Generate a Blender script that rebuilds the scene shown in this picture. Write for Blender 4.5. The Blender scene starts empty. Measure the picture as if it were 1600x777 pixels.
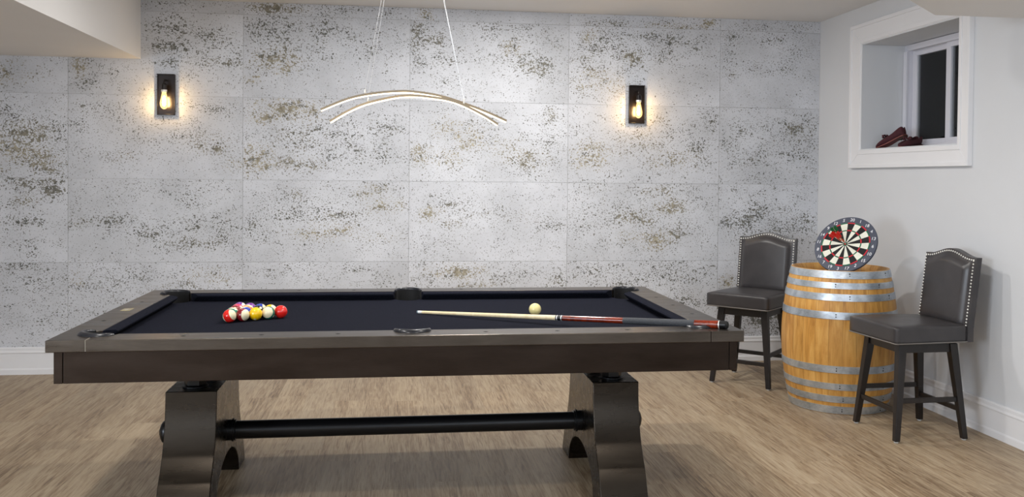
SCONCE = 210.0
LED = 2.0
P_FILL_L, P_FILL_R, P_SIDE = 12, 22, 115  # powers of the added fill lights: front left, front right, side
P_POT = 12
POTS = [(-1.0, 1.5, .9), (1.2, 1.5, .8), (-1.0, 3.4, .8), (1.3, 3.4, .8), (.8, 5.6, 1.3), (.4, 4.6, 1.3), (-1.0, 5.0, .25)]
EXPO = .80
import bpy, bmesh, math, random
from mathutils import Vector, Matrix
random.seed(7)
PI = math.pi
sc = bpy.context.scene
COL = sc.collection

# ------------------------------------------------------------------ helpers
def tag(o, label=None, cat=None, group=None, kind=None):
    if label: o['label'] = label
    if cat: o['category'] = cat
    if group: o['group'] = group
    if kind: o['kind'] = kind
    return o

def thing(name, label, cat, loc=(0, 0, 0), rz=0.0, group=None):
    o = bpy.data.objects.new(name, None)
    o.empty_display_size = 0.05
    COL.objects.link(o)
    o.location = loc
    o.rotation_euler = (0, 0, rz)
    return tag(o, label, cat, group)

def obj(name, bm, mats, parent=None, smooth=None, bevel=None, segs=2):
    bmesh.ops.recalc_face_normals(bm, faces=bm.faces[:])
    me = bpy.data.meshes.new(name)
    bm.to_mesh(me)
    bm.free()
    for m in (mats if isinstance(mats, (list, tuple)) else [mats]):
        me.materials.append(m)
    o = bpy.data.objects.new(name, me)
    COL.objects.link(o)
    if parent is not None:
        o.parent = parent
    if smooth is not None:
        for p in me.polygons:
            p.use_smooth = True
        if smooth < 180:
            me.set_sharp_from_angle(angle=math.radians(smooth))
    if bevel:
        b = o.modifiers.new('bevel', 'BEVEL')
        b.width = bevel
        b.segments = segs
        b.limit_method = 'ANGLE'
        b.angle_limit = math.radians(35)
        b.harden_normals = False
    return o

def struct(name, bm, mats, parent=None, **k):
    o = obj(name, bm, mats, parent, **k)
    if parent is None:
        o['kind'] = 'structure'
    return o

def B():
    return bmesh.new()

def bx(bm, x0, x1, y0, y1, z0, z1, mi=0, M=None):
    vs = [bm.verts.new((x, y, z)) for x in (x0, x1) for y in (y0, y1) for z in (z0, z1)]
    if M is not None:
        for v in vs: v.co = M @ v.co
    for f in ((0, 1, 3, 2), (4, 6, 7, 5), (0, 4, 5, 1), (2, 3, 7, 6), (0, 2, 6, 4), (1, 5, 7, 3)):
        bm.faces.new([vs[i] for i in f]).material_index = mi
    return vs

def hexa(bm, pts, mi=0):
    """8 points: bottom loop 4, top loop 4"""
    v = [bm.verts.new(p) for p in pts]
    for f in ((3, 2, 1, 0), (4, 5, 6, 7), (0, 1, 5, 4), (1, 2, 6, 5), (2, 3, 7, 6), (3, 0, 4, 7)):
        bm.faces.new([v[i] for i in f]).material_index = mi

def beam(bm, a, b, w, h, up=(0, 0, 1), mi=0, w2=None, h2=None):
    a, b = Vector(a), Vector(b)
    d = (b - a).normalized()
    u = Vector(up)
    s = d.cross(u).normalized()
    u = s.cross(d).normalized()
    w2 = w if w2 is None else w2
    h2 = h if h2 is None else h2
    P = []
    for c, ww, hh in ((a, w, h), (b, w2, h2)):
        for i, j in ((-1, -1), (1, -1), (1, 1), (-1, 1)):
            P.append(c + s * i * ww / 2 + u * j * hh / 2)
    hexa(bm, P, mi)

def prism(bm, pts, f0, f1, mi=0):
    """pts: 2D outline; f0/f1 map a 2D point to 3D at both ends"""
    a = [bm.verts.new(f0(p)) for p in pts]
    b = [bm.verts.new(f1(p)) for p in pts]
    n = len(pts)
    bm.faces.new(a).material_index = mi
    bm.faces.new(b[::-1]).material_index = mi
    for i in range(n):
        bm.faces.new((a[i], b[i], b[(i + 1) % n], a[(i + 1) % n])).material_index = mi

def lathe(bm, prof, n=48, M=None, mi=0, cap=True, close=False):
    """prof: (r, z) points"""
    rings = []
    for r, z in prof:
        if r < 1e-6:
            v = bm.verts.new((0, 0, z)); rings.append([v])
        else:
            rings.append([bm.verts.new((r * math.cos(2 * PI * i / n), r * math.sin(2 * PI * i / n), z)) for i in range(n)])
    if M is not None:
        for rg in rings:
            for v in rg: v.co = M @ v.co
    m = len(rings)
    for k in range(m if close else m - 1):
        p, q = rings[k], rings[(k + 1) % m]
        for i in range(n):
            j = (i + 1) % n
            if len(p) == 1 and len(q) == 1: break
            if len(p) == 1: f = bm.faces.new((p[0], q[i], q[j]))
            elif len(q) == 1: f = bm.faces.new((p[i], q[0], p[j]))
            else: f = bm.faces.new((p[i], q[i], q[j], p[j]))
            f.material_index = mi
    if cap and not close:
        for rg in (rings[0], rings[-1]):
            if len(rg) > 2: bm.faces.new(rg).material_index = mi

def frames(path):
    path = [Vector(p) for p in path]
    out = []
    n = len(path)
    prev = None
    for i, p in enumerate(path):
        t = (path[min(i + 1, n - 1)] - path[max(i - 1, 0)]).normalized()
        if prev is None:
            u = Vector((0, 0, 1)) if abs(t.z) < .9 else Vector((1, 0, 0))
        else:
            u = prev
        s = t.cross(u).normalized()
        u = s.cross(t).normalized()
        prev = u
        out.append((p, s, u))
    return out

def tube(bm, path, r, n=10, mi=0, cap=True):
    rr = r if isinstance(r, (list, tuple)) else [r] * len(path)
    rings = []
    for (p, s, u), q in zip(frames(path), rr):
        rings.append([bm.verts.new(p + (s * math.cos(2 * PI * i / n) + u * math.sin(2 * PI * i / n)) * q) for i in range(n)])
    for a, b in zip(rings, rings[1:]):
        for i in range(n):
            j = (i + 1) % n
            bm.faces.new((a[i], a[j], b[j], b[i])).material_index = mi
    if cap:
        bm.faces.new(rings[0]).material_index = mi
        bm.faces.new(rings[-1][::-1]).material_index = mi

def axis_matrix(a, b):
    """z axis from a to b"""
    a, b = Vector(a), Vector(b)
    z = (b - a).normalized()
    q = z.to_track_quat('Z', 'Y')
    return Matrix.Translation(a) @ q.to_matrix().to_4x4()

# ------------------------------------------------------------------ materials
class NT:
    def __init__(s, name):
        s.m = bpy.data.materials.new(name)
        s.m.use_nodes = True
        s.t = s.m.node_tree
        s.b = s.t.nodes['Principled BSDF']
    def n(s, t, **k):
        nd = s.t.nodes.new(t)
        for a, v in k.items(): setattr(nd, a, v)
        return nd
    def l(s, a, b): s.t.links.new(a, b)
    def set(s, nd, **k):
        for a, v in k.items():
            nd.inputs[a.replace('_', ' ')].default_value = v
        return nd
    def coord(s, scale=(1, 1, 1), out='Object'):
        c = s.n('ShaderNodeTexCoord'); m = s.n('ShaderNodeMapping')
        m.inputs['Scale'].default_value = scale
        s.l(c.outputs[out], m.inputs['Vector'])
        return m.outputs['Vector']
    def noise(s, vec, scale, detail=3, rough=.55, dist=0):
        nd = s.n('ShaderNodeTexNoise')
        nd.inputs['Scale'].default_value = scale
        nd.inputs['Detail'].default_value = detail
        nd.inputs['Roughness'].default_value = rough
        nd.inputs['Distortion'].default_value = dist
        if vec is not None: s.l(vec, nd.inputs['Vector'])
        return nd.outputs['Fac']
    def math(s, op, a, b=None, c=None, clamp=False):
        nd = s.n('ShaderNodeMath', operation=op); nd.use_clamp = clamp
        for i, v in enumerate((a, b, c)):
            if v is None: continue
            if isinstance(v, (int, float)): nd.inputs[i].default_value = v
            else: s.l(v, nd.inputs[i])
        return nd.outputs[0]
    def mr(s, v, a, b, c=0, d=1, smooth=False):
        nd = s.n('ShaderNodeMapRange')
        if smooth: nd.interpolation_type = 'SMOOTHSTEP'
        for i, x in enumerate((v, a, b, c, d)):
            if isinstance(x, (int, float)): nd.inputs[i].default_value = x
            else: s.l(x, nd.inputs[i])
        return nd.outputs[0]
    def ramp(s, v, stops):
        nd = s.n('ShaderNodeValToRGB')
        e = nd.color_ramp.elements
        while len(e) > 1: e.remove(e[-1])
        e[0].position = stops[0][0]; e[0].color = (*stops[0][1], 1)
        for p, c in stops[1:]:
            x = e.new(p); x.color = (*c, 1)
        s.l(v, nd.inputs[0])
        return nd.outputs[0]
    def mix(s, f, a, b, mode='MIX'):
        nd = s.n('ShaderNodeMix', data_type='RGBA', blend_type=mode)
        for i, v in ((0, f), (6, a), (7, b)):
            if isinstance(v, (int, float)): nd.inputs[i].default_value = v
            elif isinstance(v, tuple): nd.inputs[i].default_value = (*v, 1) if len(v) == 3 else v
            else: s.l(v, nd.inputs[i])
        return nd.outputs[2]
    def bump(s, h, strength=.2, dist=.002):
        nd = s.n('ShaderNodeBump')
        nd.inputs['Strength'].default_value = strength
        nd.inputs['Distance'].default_value = dist
        s.l(h, nd.inputs['Height'])
        s.l(nd.outputs[0], s.b.inputs['Normal'])

def lin(r, g, b):
    f = lambda c: (c / 255) / 12.92 if c <= 10 else ((c / 255 + .055) / 1.055) ** 2.4
    return (f(r), f(g), f(b))

def simple(name, col, rough=.5, metal=0, nscale=20, namt=.06, bump=0, **k):
    m = NT(name)
    v = m.coord()
    nz = m.noise(v, nscale, 4)
    d = tuple(c * (1 - namt) for c in col); e = tuple(min(1, c * (1 + namt)) for c in col)
    m.l(m.ramp(nz, [(.3, d), (.7, e)]), m.b.inputs['Base Color'])
    m.set(m.b, Roughness=rough, Metallic=metal)
    for a, x in k.items(): m.b.inputs[a.replace('_', ' ')].default_value = x
    if bump: m.bump(nz, bump)
    return m.m

def emis(name, col, strength):
    m = NT(name)
    m.b.inputs['Base Color'].default_value = (*col, 1)
    m.b.inputs['Emission Color'].default_value = (*col, 1)
    m.b.inputs['Emission Strength'].default_value = strength
    nz = m.noise(m.coord(), 30)
    m.l(m.mr(nz, .3, .7, .45, .55), m.b.inputs['Roughness'])
    return m.m

def wood(name, c0, c1, scale, rough=.45, stretch=(1, 1, .06), bump=.15, extra=None):
    m = NT(name)
    v = m.coord(stretch)
    n1 = m.noise(v, scale, 6, .65, .4)
    n2 = m.noise(v, scale * 5, 3, .6)
    f = m.math('ADD', m.math('MULTIPLY', n1, .75), m.math('MULTIPLY', n2, .25))
    c = m.ramp(f, [(.36, c0), (.62, c1)])
    m.l(c, m.b.inputs['Base Color'])
    m.set(m.b, Roughness=rough)
    m.bump(f, bump)
    return m

# tile wall -----------------------------------------------------
def mat_tiles():
    m = NT('weathered concrete panel')
    at = m.n('ShaderNodeAttribute', attribute_name='pit_amount').outputs['Fac']
    br = m.n('ShaderNodeAttribute', attribute_name='pit_brown').outputs['Fac']
    rn = m.n('ShaderNodeAttribute', attribute_name='panel_seed').outputs['Fac']
    c = m.n('ShaderNodeTexCoord').outputs['Object']
    off = m.n('ShaderNodeCombineXYZ'); m.l(m.math('MULTIPLY', rn, 37.0), off.inputs[1])
    add = m.n('ShaderNodeVectorMath', operation='ADD'); m.l(c, add.inputs[0]); m.l(off.outputs[0], add.inputs[1])
    v = add.outputs[0]
    mp = m.n('ShaderNodeMapping'); mp.inputs['Scale'].default_value = (1, 1, 2.0); m.l(v, mp.inputs['Vector'])
    mid = m.noise(mp.outputs[0], 7, 3, .6)
    midc = m.mr(mid, .3, .7, -.34, .30)
    dens = m.math('ADD', at, midc)
    mp2 = m.n('ShaderNodeMapping'); mp2.inputs['Scale'].default_value = (1, 1, 1.15); m.l(v, mp2.inputs['Vector'])
    fine = m.noise(mp2.outputs[0], 78, 2.2, .55, .35)
    big = m.noise(mp2.outputs[0], 30, 3, .6, .3)
    thr = m.mr(dens, 0, 1.0, .67, .485)
    s1 = m.math('SUBTRACT', fine, thr)
    thr2 = m.mr(dens, .3, 1.05, .72, .475)
    s2 = m.math('SUBTRACT', big, thr2)
    tiny = m.math('SUBTRACT', m.noise(v, 120, 1.5, .5), m.mr(dens, -.1, .9, .675, .55))
    f1 = m.mr(s1, 0, .022)
    f2 = m.mr(s2, 0, .02)
    f3 = m.mr(tiny, 0, .03, 0, .75)
    pit = m.math('MAXIMUM', m.math('MAXIMUM', f1, f2), f3)
    cl = m.noise(v, 2.2, 4, .6)
    base = m.ramp(cl, [(.3, lin(192, 194, 199)), (.7, lin(218, 220, 226))])
    base = m.mix(1.0, base, m.ramp(rn, [(0, (.95, .95, .945)), (1, (1.0, 1.0, 1.0))]), 'MULTIPLY')
    fn = m.noise(v, 260, 2, .5)
    base = m.mix(m.mr(fn, .35, .7, 0, .22), base, lin(168, 169, 170))
    tone = m.noise(v, 40, 3)
    dark = m.ramp(tone, [(.35, lin(74, 74, 68)), (.65, lin(116, 114, 104))])
    brn = m.ramp(tone, [(.35, lin(120, 112, 92)), (.65, lin(172, 164, 142))])
    bmask = m.math('MULTIPLY', m.mr(br, .2, .6), m.mr(m.noise(v, 16, 3), .34, .46))
    pc = m.mix(bmask, dark, brn)
    col = m.mix(m.math('MULTIPLY', pit, .95), base, pc)
    m.l(col, m.b.inputs['Base Color'])
    m.set(m.b, Roughness=.75)
    m.bump(m.math('SUBTRACT', 1.0, pit), .35, .002)
    return m.m

def mat_floor():
    m = NT('oak vinyl plank')
    c = m.n('ShaderNodeTexCoord').outputs['Object']
    sep = m.n('ShaderNodeSeparateXYZ'); m.l(c, sep.inputs[0])
    row = m.math('FLOOR', m.math('DIVIDE', sep.outputs[0], .181))
    wr = m.n('ShaderNodeTexWhiteNoise', noise_dimensions='1D'); m.l(row, wr.inputs['W'])
    sw = m.n('ShaderNodeCombineXYZ'); m.l(m.math('ADD', sep.outputs[1], m.math('MULTIPLY', wr.outputs['Value'], 4.9)), sw.inputs[0]); m.l(sep.outputs[0], sw.inputs[1])
    bk = m.n('ShaderNodeTexBrick')
    bk.offset = 0.0; bk.offset_frequency = 2
    for k, x in (('Scale', 1.0), ('Mortar Size', .0009), ('Mortar Smooth', .1), ('Bias', 0.0), ('Brick Width', 1.22), ('Row Height', .181)):
        bk.inputs[k].default_value = x
    bk.inputs['Color1'].default_value = (0, 0, 0, 1); bk.inputs['Color2'].default_value = (1, 1, 1, 1)
    bk.inputs['Mortar'].default_value = (.5, .5, .5, 1)
    m.l(sw.outputs[0], bk.inputs['Vector'])
    tone = bk.outputs['Color']
    off = m.n('ShaderNodeVectorMath', operation='MULTIPLY_ADD')
    m.l(tone, off.inputs[0]); off.inputs[1].default_value = (9, 13, 5); m.l(c, off.inputs[2])
    mp = m.n('ShaderNodeMapping'); mp.inputs['Scale'].default_value = (1, .06, 1); m.l(off.outputs[0], mp.inputs['Vector'])
    g1 = m.noise(mp.outputs[0], 42, 5, .65, 1.6)
    mp3 = m.n('ShaderNodeMapping'); mp3.inputs['Scale'].default_value = (1, .035, 1); m.l(off.outputs[0], mp3.inputs['Vector'])
    g2 = m.noise(mp3.outputs[0], 190, 3, .7, .3)
    g3 = m.noise(mp.outputs[0], 5, 2, .5, .6)
    f = m.math('ADD', m.math('ADD', m.math('MULTIPLY', g1, .40), m.math('MULTIPLY', g2, .38)), m.math('MULTIPLY', g3, .22))
    col = m.ramp(f, [(.38, lin(98, 79, 58)), (.45, lin(139, 117, 91)), (.52, lin(165, 146, 119)), (.64, lin(184, 167, 141))])
    tn = m.n('ShaderNodeSeparateColor'); m.l(tone, tn.inputs[0])
    col = m.mix(1.0, col, m.ramp(tn.outputs[0], [(0, (.92, .92, .93)), (1, (1.04, 1.03, 1.02))]), 'MULTIPLY')
    col = m.mix(m.math('MULTIPLY', bk.outputs['Fac'], .3), col, lin(92, 76, 60))
    m.l(col, m.b.inputs['Base Color'])
    m.l(m.mr(g2, .3, .7, .42, .56), m.b.inputs['Roughness'])
    m.bump(f, .12, .001)
    return m.m

def mat_metalwood(name, c0, c1, rough, bmp=.015):
    m = NT(name)
    v = m.coord((.6, 3, 3))
    n1 = m.noise(v, 6, 5, .6, .3)
    n2 = m.noise(m.coord((1.5, 30, 30)), 20, 3, .6)
    f = m.math('ADD', m.math('MULTIPLY', n1, .7), m.math('MULTIPLY', n2, .3))
    m.l(m.ramp(f, [(.3, c0), (.7, c1)]), m.b.inputs['Base Color'])
    m.l(m.mr(n1, .3, .7, rough - .05, rough + .07), m.b.inputs['Roughness'])
    m.set(m.b, Metallic=.9)
    if bmp: m.bump(f, bmp, .0004)
    return m.m

def mat_ball(name, col, stripe=False, cream=lin(236, 226, 190)):
    m = NT(name)
    c = m.n('ShaderNodeTexCoord').outputs['Object']
    sep = m.n('ShaderNodeSeparateXYZ'); m.l(c, sep.inputs[0])
    R = .028575
    base = col
    nz = m.noise(c, 60, 2)
    solid = m.mix(m.mr(nz, .3, .7, 0, .08), col, tuple(x * .8 for x in col))
    if stripe:
        z = m.math('ABSOLUTE', sep.outputs[2])
        band = m.mr(z, R * .50, R * .53, 1, 0)
        solid = m.mix(band, cream, solid)
    d = m.math('SQRT', m.math('ADD', m.math('POWER', sep.outputs[1], 2.0), m.math('POWER', sep.outputs[2], 2.0)))
    spot = m.math('MULTIPLY', m.mr(d, R * .20, R * .23, 1, 0), m.math('GREATER_THAN', sep.outputs[0], R * .5))
    if cream != col:
        solid = m.mix(spot, solid, cream)
    m.l(solid, m.b.inputs['Base Color'])
    m.set(m.b, Roughness=.12)
    m.b.inputs['Coat Weight'].default_value = .5
    m.b.inputs['Coat Roughness'].default_value = .05
    return m.m

M = {}
M['tiles'] = mat_tiles()
M['groove'] = simple('panel joint', lin(168, 168, 166), .9)
M['floor'] = mat_floor()
M['paint'] = simple('white wall paint', lin(214, 216, 219), .65, nscale=3, namt=.012)
M['ceil'] = simple('ceiling paint', lin(228, 227, 226), .75, nscale=2, namt=.012)
M['trim'] = simple('white trim paint', lin(232, 232, 234), .35, nscale=3, namt=.01)
M['vinyl'] = simple('window vinyl', lin(222, 222, 230), .3, nscale=3, namt=.01)
M['rail'] = mat_metalwood('brushed pewter rail', lin(76, 70, 64), lin(98, 91, 84), .31)
M['apron'] = mat_metalwood('burnished gunmetal apron', lin(46, 38, 33), lin(60, 51, 45), .34)
M['ped'] = mat_metalwood('burnished gunmetal pedestal', lin(50, 44, 38), lin(58, 52, 45), .27, 0)
M['black'] = simple('black iron', lin(22, 22, 24), .32, .4, 30, .1)
M['pocket'] = simple('glossy black leather', lin(26, 28, 34), .28, 0, 40, .15, .1)
M['dark'] = simple('matt black', lin(10, 10, 11), .8)
M['brass'] = simple('brass plate', lin(170, 158, 120), .35, .6)
M['steelnail'] = simple('polished nickel', lin(238, 236, 230), .3, .4, 60)
M['seam'] = simple('light seam filler', lin(150, 144, 132), .5)

def mat_cloth():
    m = NT('black worsted cloth')
    v = m.coord()
    nz = m.noise(v, 900, 2, .6)
    n2 = m.noise(v, 120, 3, .6)
    f = m.math('ADD', m.math('MULTIPLY', nz, .7), m.math('MULTIPLY', n2, .3))
    m.l(m.ramp(f, [(.35, lin(17, 18, 25)), (.60, lin(31, 33, 43)), (.70, lin(60, 63, 74))]), m.b.inputs['Base Color'])
    m.set(m.b, Roughness=1.0)
    m.b.inputs['Specular IOR Level'].default_value = .04
    return m.m
M['cloth'] = mat_cloth()

def mat_leather():
    m = NT('charcoal leather')
    v = m.coord()
    cre = m.noise(v, 260, 3, .6)
    soft = m.noise(v, 9, 3, .5)
    m.l(m.ramp(soft, [(.3, lin(50, 48, 50)), (.7, lin(62, 59, 60))]), m.b.inputs['Base Color'])
    m.l(m.mr(soft, .3, .7, .31, .38), m.b.inputs['Roughness'])
    m.bump(cre, .12, .0008)
    return m.m
M['leather'] = mat_leather()
M['espresso'] = wood('espresso stained wood', lin(17, 13, 12), lin(30, 23, 20), 14, .38, (1, 1, .12), .05).m
M['glide'] = simple('clear plastic glide', lin(190, 190, 188), .3)

def mat_oak():
    m = NT('honey oak staves')
    c = m.n('ShaderNodeTexCoord').outputs['Object']
    sep = m.n('ShaderNodeSeparateXYZ'); m.l(c, sep.inputs[0])
    ang = m.math('ARCTAN2', sep.outputs[1], sep.outputs[0])
    u = m.math('MULTIPLY', m.math('ADD', ang, PI), 27 / (2 * PI))
    idx = m.math('FLOOR', u)
    fr = m.math('FRACT', u)
    wn = m.n('ShaderNodeTexWhiteNoise', noise_dimensions='1D'); m.l(idx, wn.inputs['W'])
    r = m.math('SQRT', m.math('ADD', m.math('POWER', sep.outputs[0], 2.0), m.math('POWER', sep.outputs[1], 2.0)))
    cv = m.n('ShaderNodeCombineXYZ')
    m.l(m.math('MULTIPLY', u, .08), cv.inputs[0]); m.l(m.math('MULTIPLY', sep.outputs[2], .12), cv.inputs[1])
    m.l(m.math('ADD', wn.outputs['Value'], m.math('MULTIPLY', r, .3)), cv.inputs[2])
    g = m.noise(cv.outputs[0], 26, 6, .68, .5)
    g2 = m.noise(c, 4, 3, .5)
    f = m.math('ADD', m.math('MULTIPLY', g, .75), m.math('MULTIPLY', g2, .25))
    col = m.ramp(f, [(.33, lin(160, 108, 46)), (.48, lin(202, 148, 72)), (.65, lin(224, 176, 100))])
    col = m.mix(1.0, col, m.ramp(wn.outputs['Value'], [(0, (.92, .91, .88)), (1, (1.04, 1.03, 1.02))]), 'MULTIPLY')
    e = m.math('MINIMUM', fr, m.math('SUBTRACT', 1.0, fr))
    col = m.mix(m.mr(e, 0, .02, .5, 0), col, lin(96, 62, 28))
    m.l(col, m.b.inputs['Base Color'])
    m.set(m.b, Roughness=.42)
    m.bump(m.mr(e, 0, .03), .4, .002)
    return m.m
M['oak'] = mat_oak()
M['oakin'] = wood('raw oak inside the rim', lin(120, 82, 42), lin(172, 126, 72), 18, .7, (1, 1, .1)).m

def mat_galv():
    m = NT('galvanised steel')
    v = m.coord((1, 1, 1))
    a = m.noise(v, 12, 4, .6, .5)
    b = m.noise(m.coord((1, 1, 6)), 60, 3, .6)
    f = m.math('ADD', m.math('MULTIPLY', a, .65), m.math('MULTIPLY', b, .35))
    m.l(m.ramp(f, [(.32, lin(150, 160, 170)), (.5, lin(190, 199, 208)), (.68, lin(222, 228, 234))]), m.b.inputs['Base Color'])
    m.l(m.mr(a, .3, .7, .42, .3), m.b.inputs['Roughness'])
    m.set(m.b, Metallic=.75)
    return m.m
M['galv'] = mat_galv()
def mat_pane():
    m = NT('window glass')
    m.t.nodes.remove(m.b)
    tr = m.n('ShaderNodeBsdfTransparent'); tr.inputs[0].default_value = (.82, .84, .84, 1)
    gl = m.n('ShaderNodeBsdfGlossy'); gl.inputs['Roughness'].default_value = .02
    lw = m.n('ShaderNodeFresnel'); lw.inputs[0].default_value = 1.5
    mx = m.n('ShaderNodeMixShader')
    m.l(lw.outputs[0], mx.inputs[0]); m.l(tr.outputs[0], mx.inputs[1]); m.l(gl.outputs[0], mx.inputs[2])
    m.l(mx.outputs[0], m.t.nodes['Material Output'].inputs['Surface'])
    return m.m
MG = mat_pane()

def mat_bulb_glass():
    m = NT('amber bulb glass')
    m.t.nodes.remove(m.b)
    tr = m.n('ShaderNodeBsdfTransparent'); tr.inputs[0].default_value = (1.0, .86, .62, 1)
    em = m.n('ShaderNodeEmission'); em.inputs[0].default_value = (1.0, .62, .27, 1); em.inputs[1].default_value = 1.5
    nz = m.noise(m.coord(), 40)
    mx = m.n('ShaderNodeMixShader')
    m.l(m.mr(nz, .3, .7, .45, .6), mx.inputs[0]); m.l(tr.outputs[0], mx.inputs[1]); m.l(em.outputs[0], mx.inputs[2])
    m.l(mx.outputs[0], m.t.nodes['Material Output'].inputs['Surface'])
    return m.m
# ------------------------------------------------------------------ camera
cam_d = bpy.data.cameras.new('camera')
cam = bpy.data.objects.new('camera', cam_d)
COL.objects.link(cam)
F_PX, CX, CY = 1423.37, 816.48, 305.17
cam_d.sensor_fit = 'HORIZONTAL'
cam_d.sensor_width = 36
cam_d.lens = F_PX / 1600 * 36
cam_d.shift_x = (800 - CX) / 1600
cam_d.shift_y = (CY - 388.5) / 1600
cam_d.clip_start = .05
cam_d.clip_end = 60
Rv = Vector((0.99039841, -0.13791717, 0.00947823)); Uv = Vector((-0.00683173, 0.01964982, 0.99978358)); Bv = Vector((-0.13807357, -0.99024883, 0.01851894))
mw = Matrix.Identity(4)
for i, a in enumerate((Rv, Uv, Bv)):
    for j in range(3): mw[j][i] = a[j]
mw.translation = (0, 0, 1.392)
cam.matrix_world = mw
sc.camera = cam

# ------------------------------------------------------------------ room
YW, XR, XL, YF, HC = 6.708, 3.258, -4.3, -2.6, 2.628
b = B(); bx(b, XL - .15, XR + .15, YF - .15, YW + .15, -.12, 0); struct('floor', b, M['floor'])
b = B(); bx(b, XL - .15, XR + .15, YF - .15, YW + .15, HC, HC + .12); struct('ceiling', b, M['ceil'])

BB = .189
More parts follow.
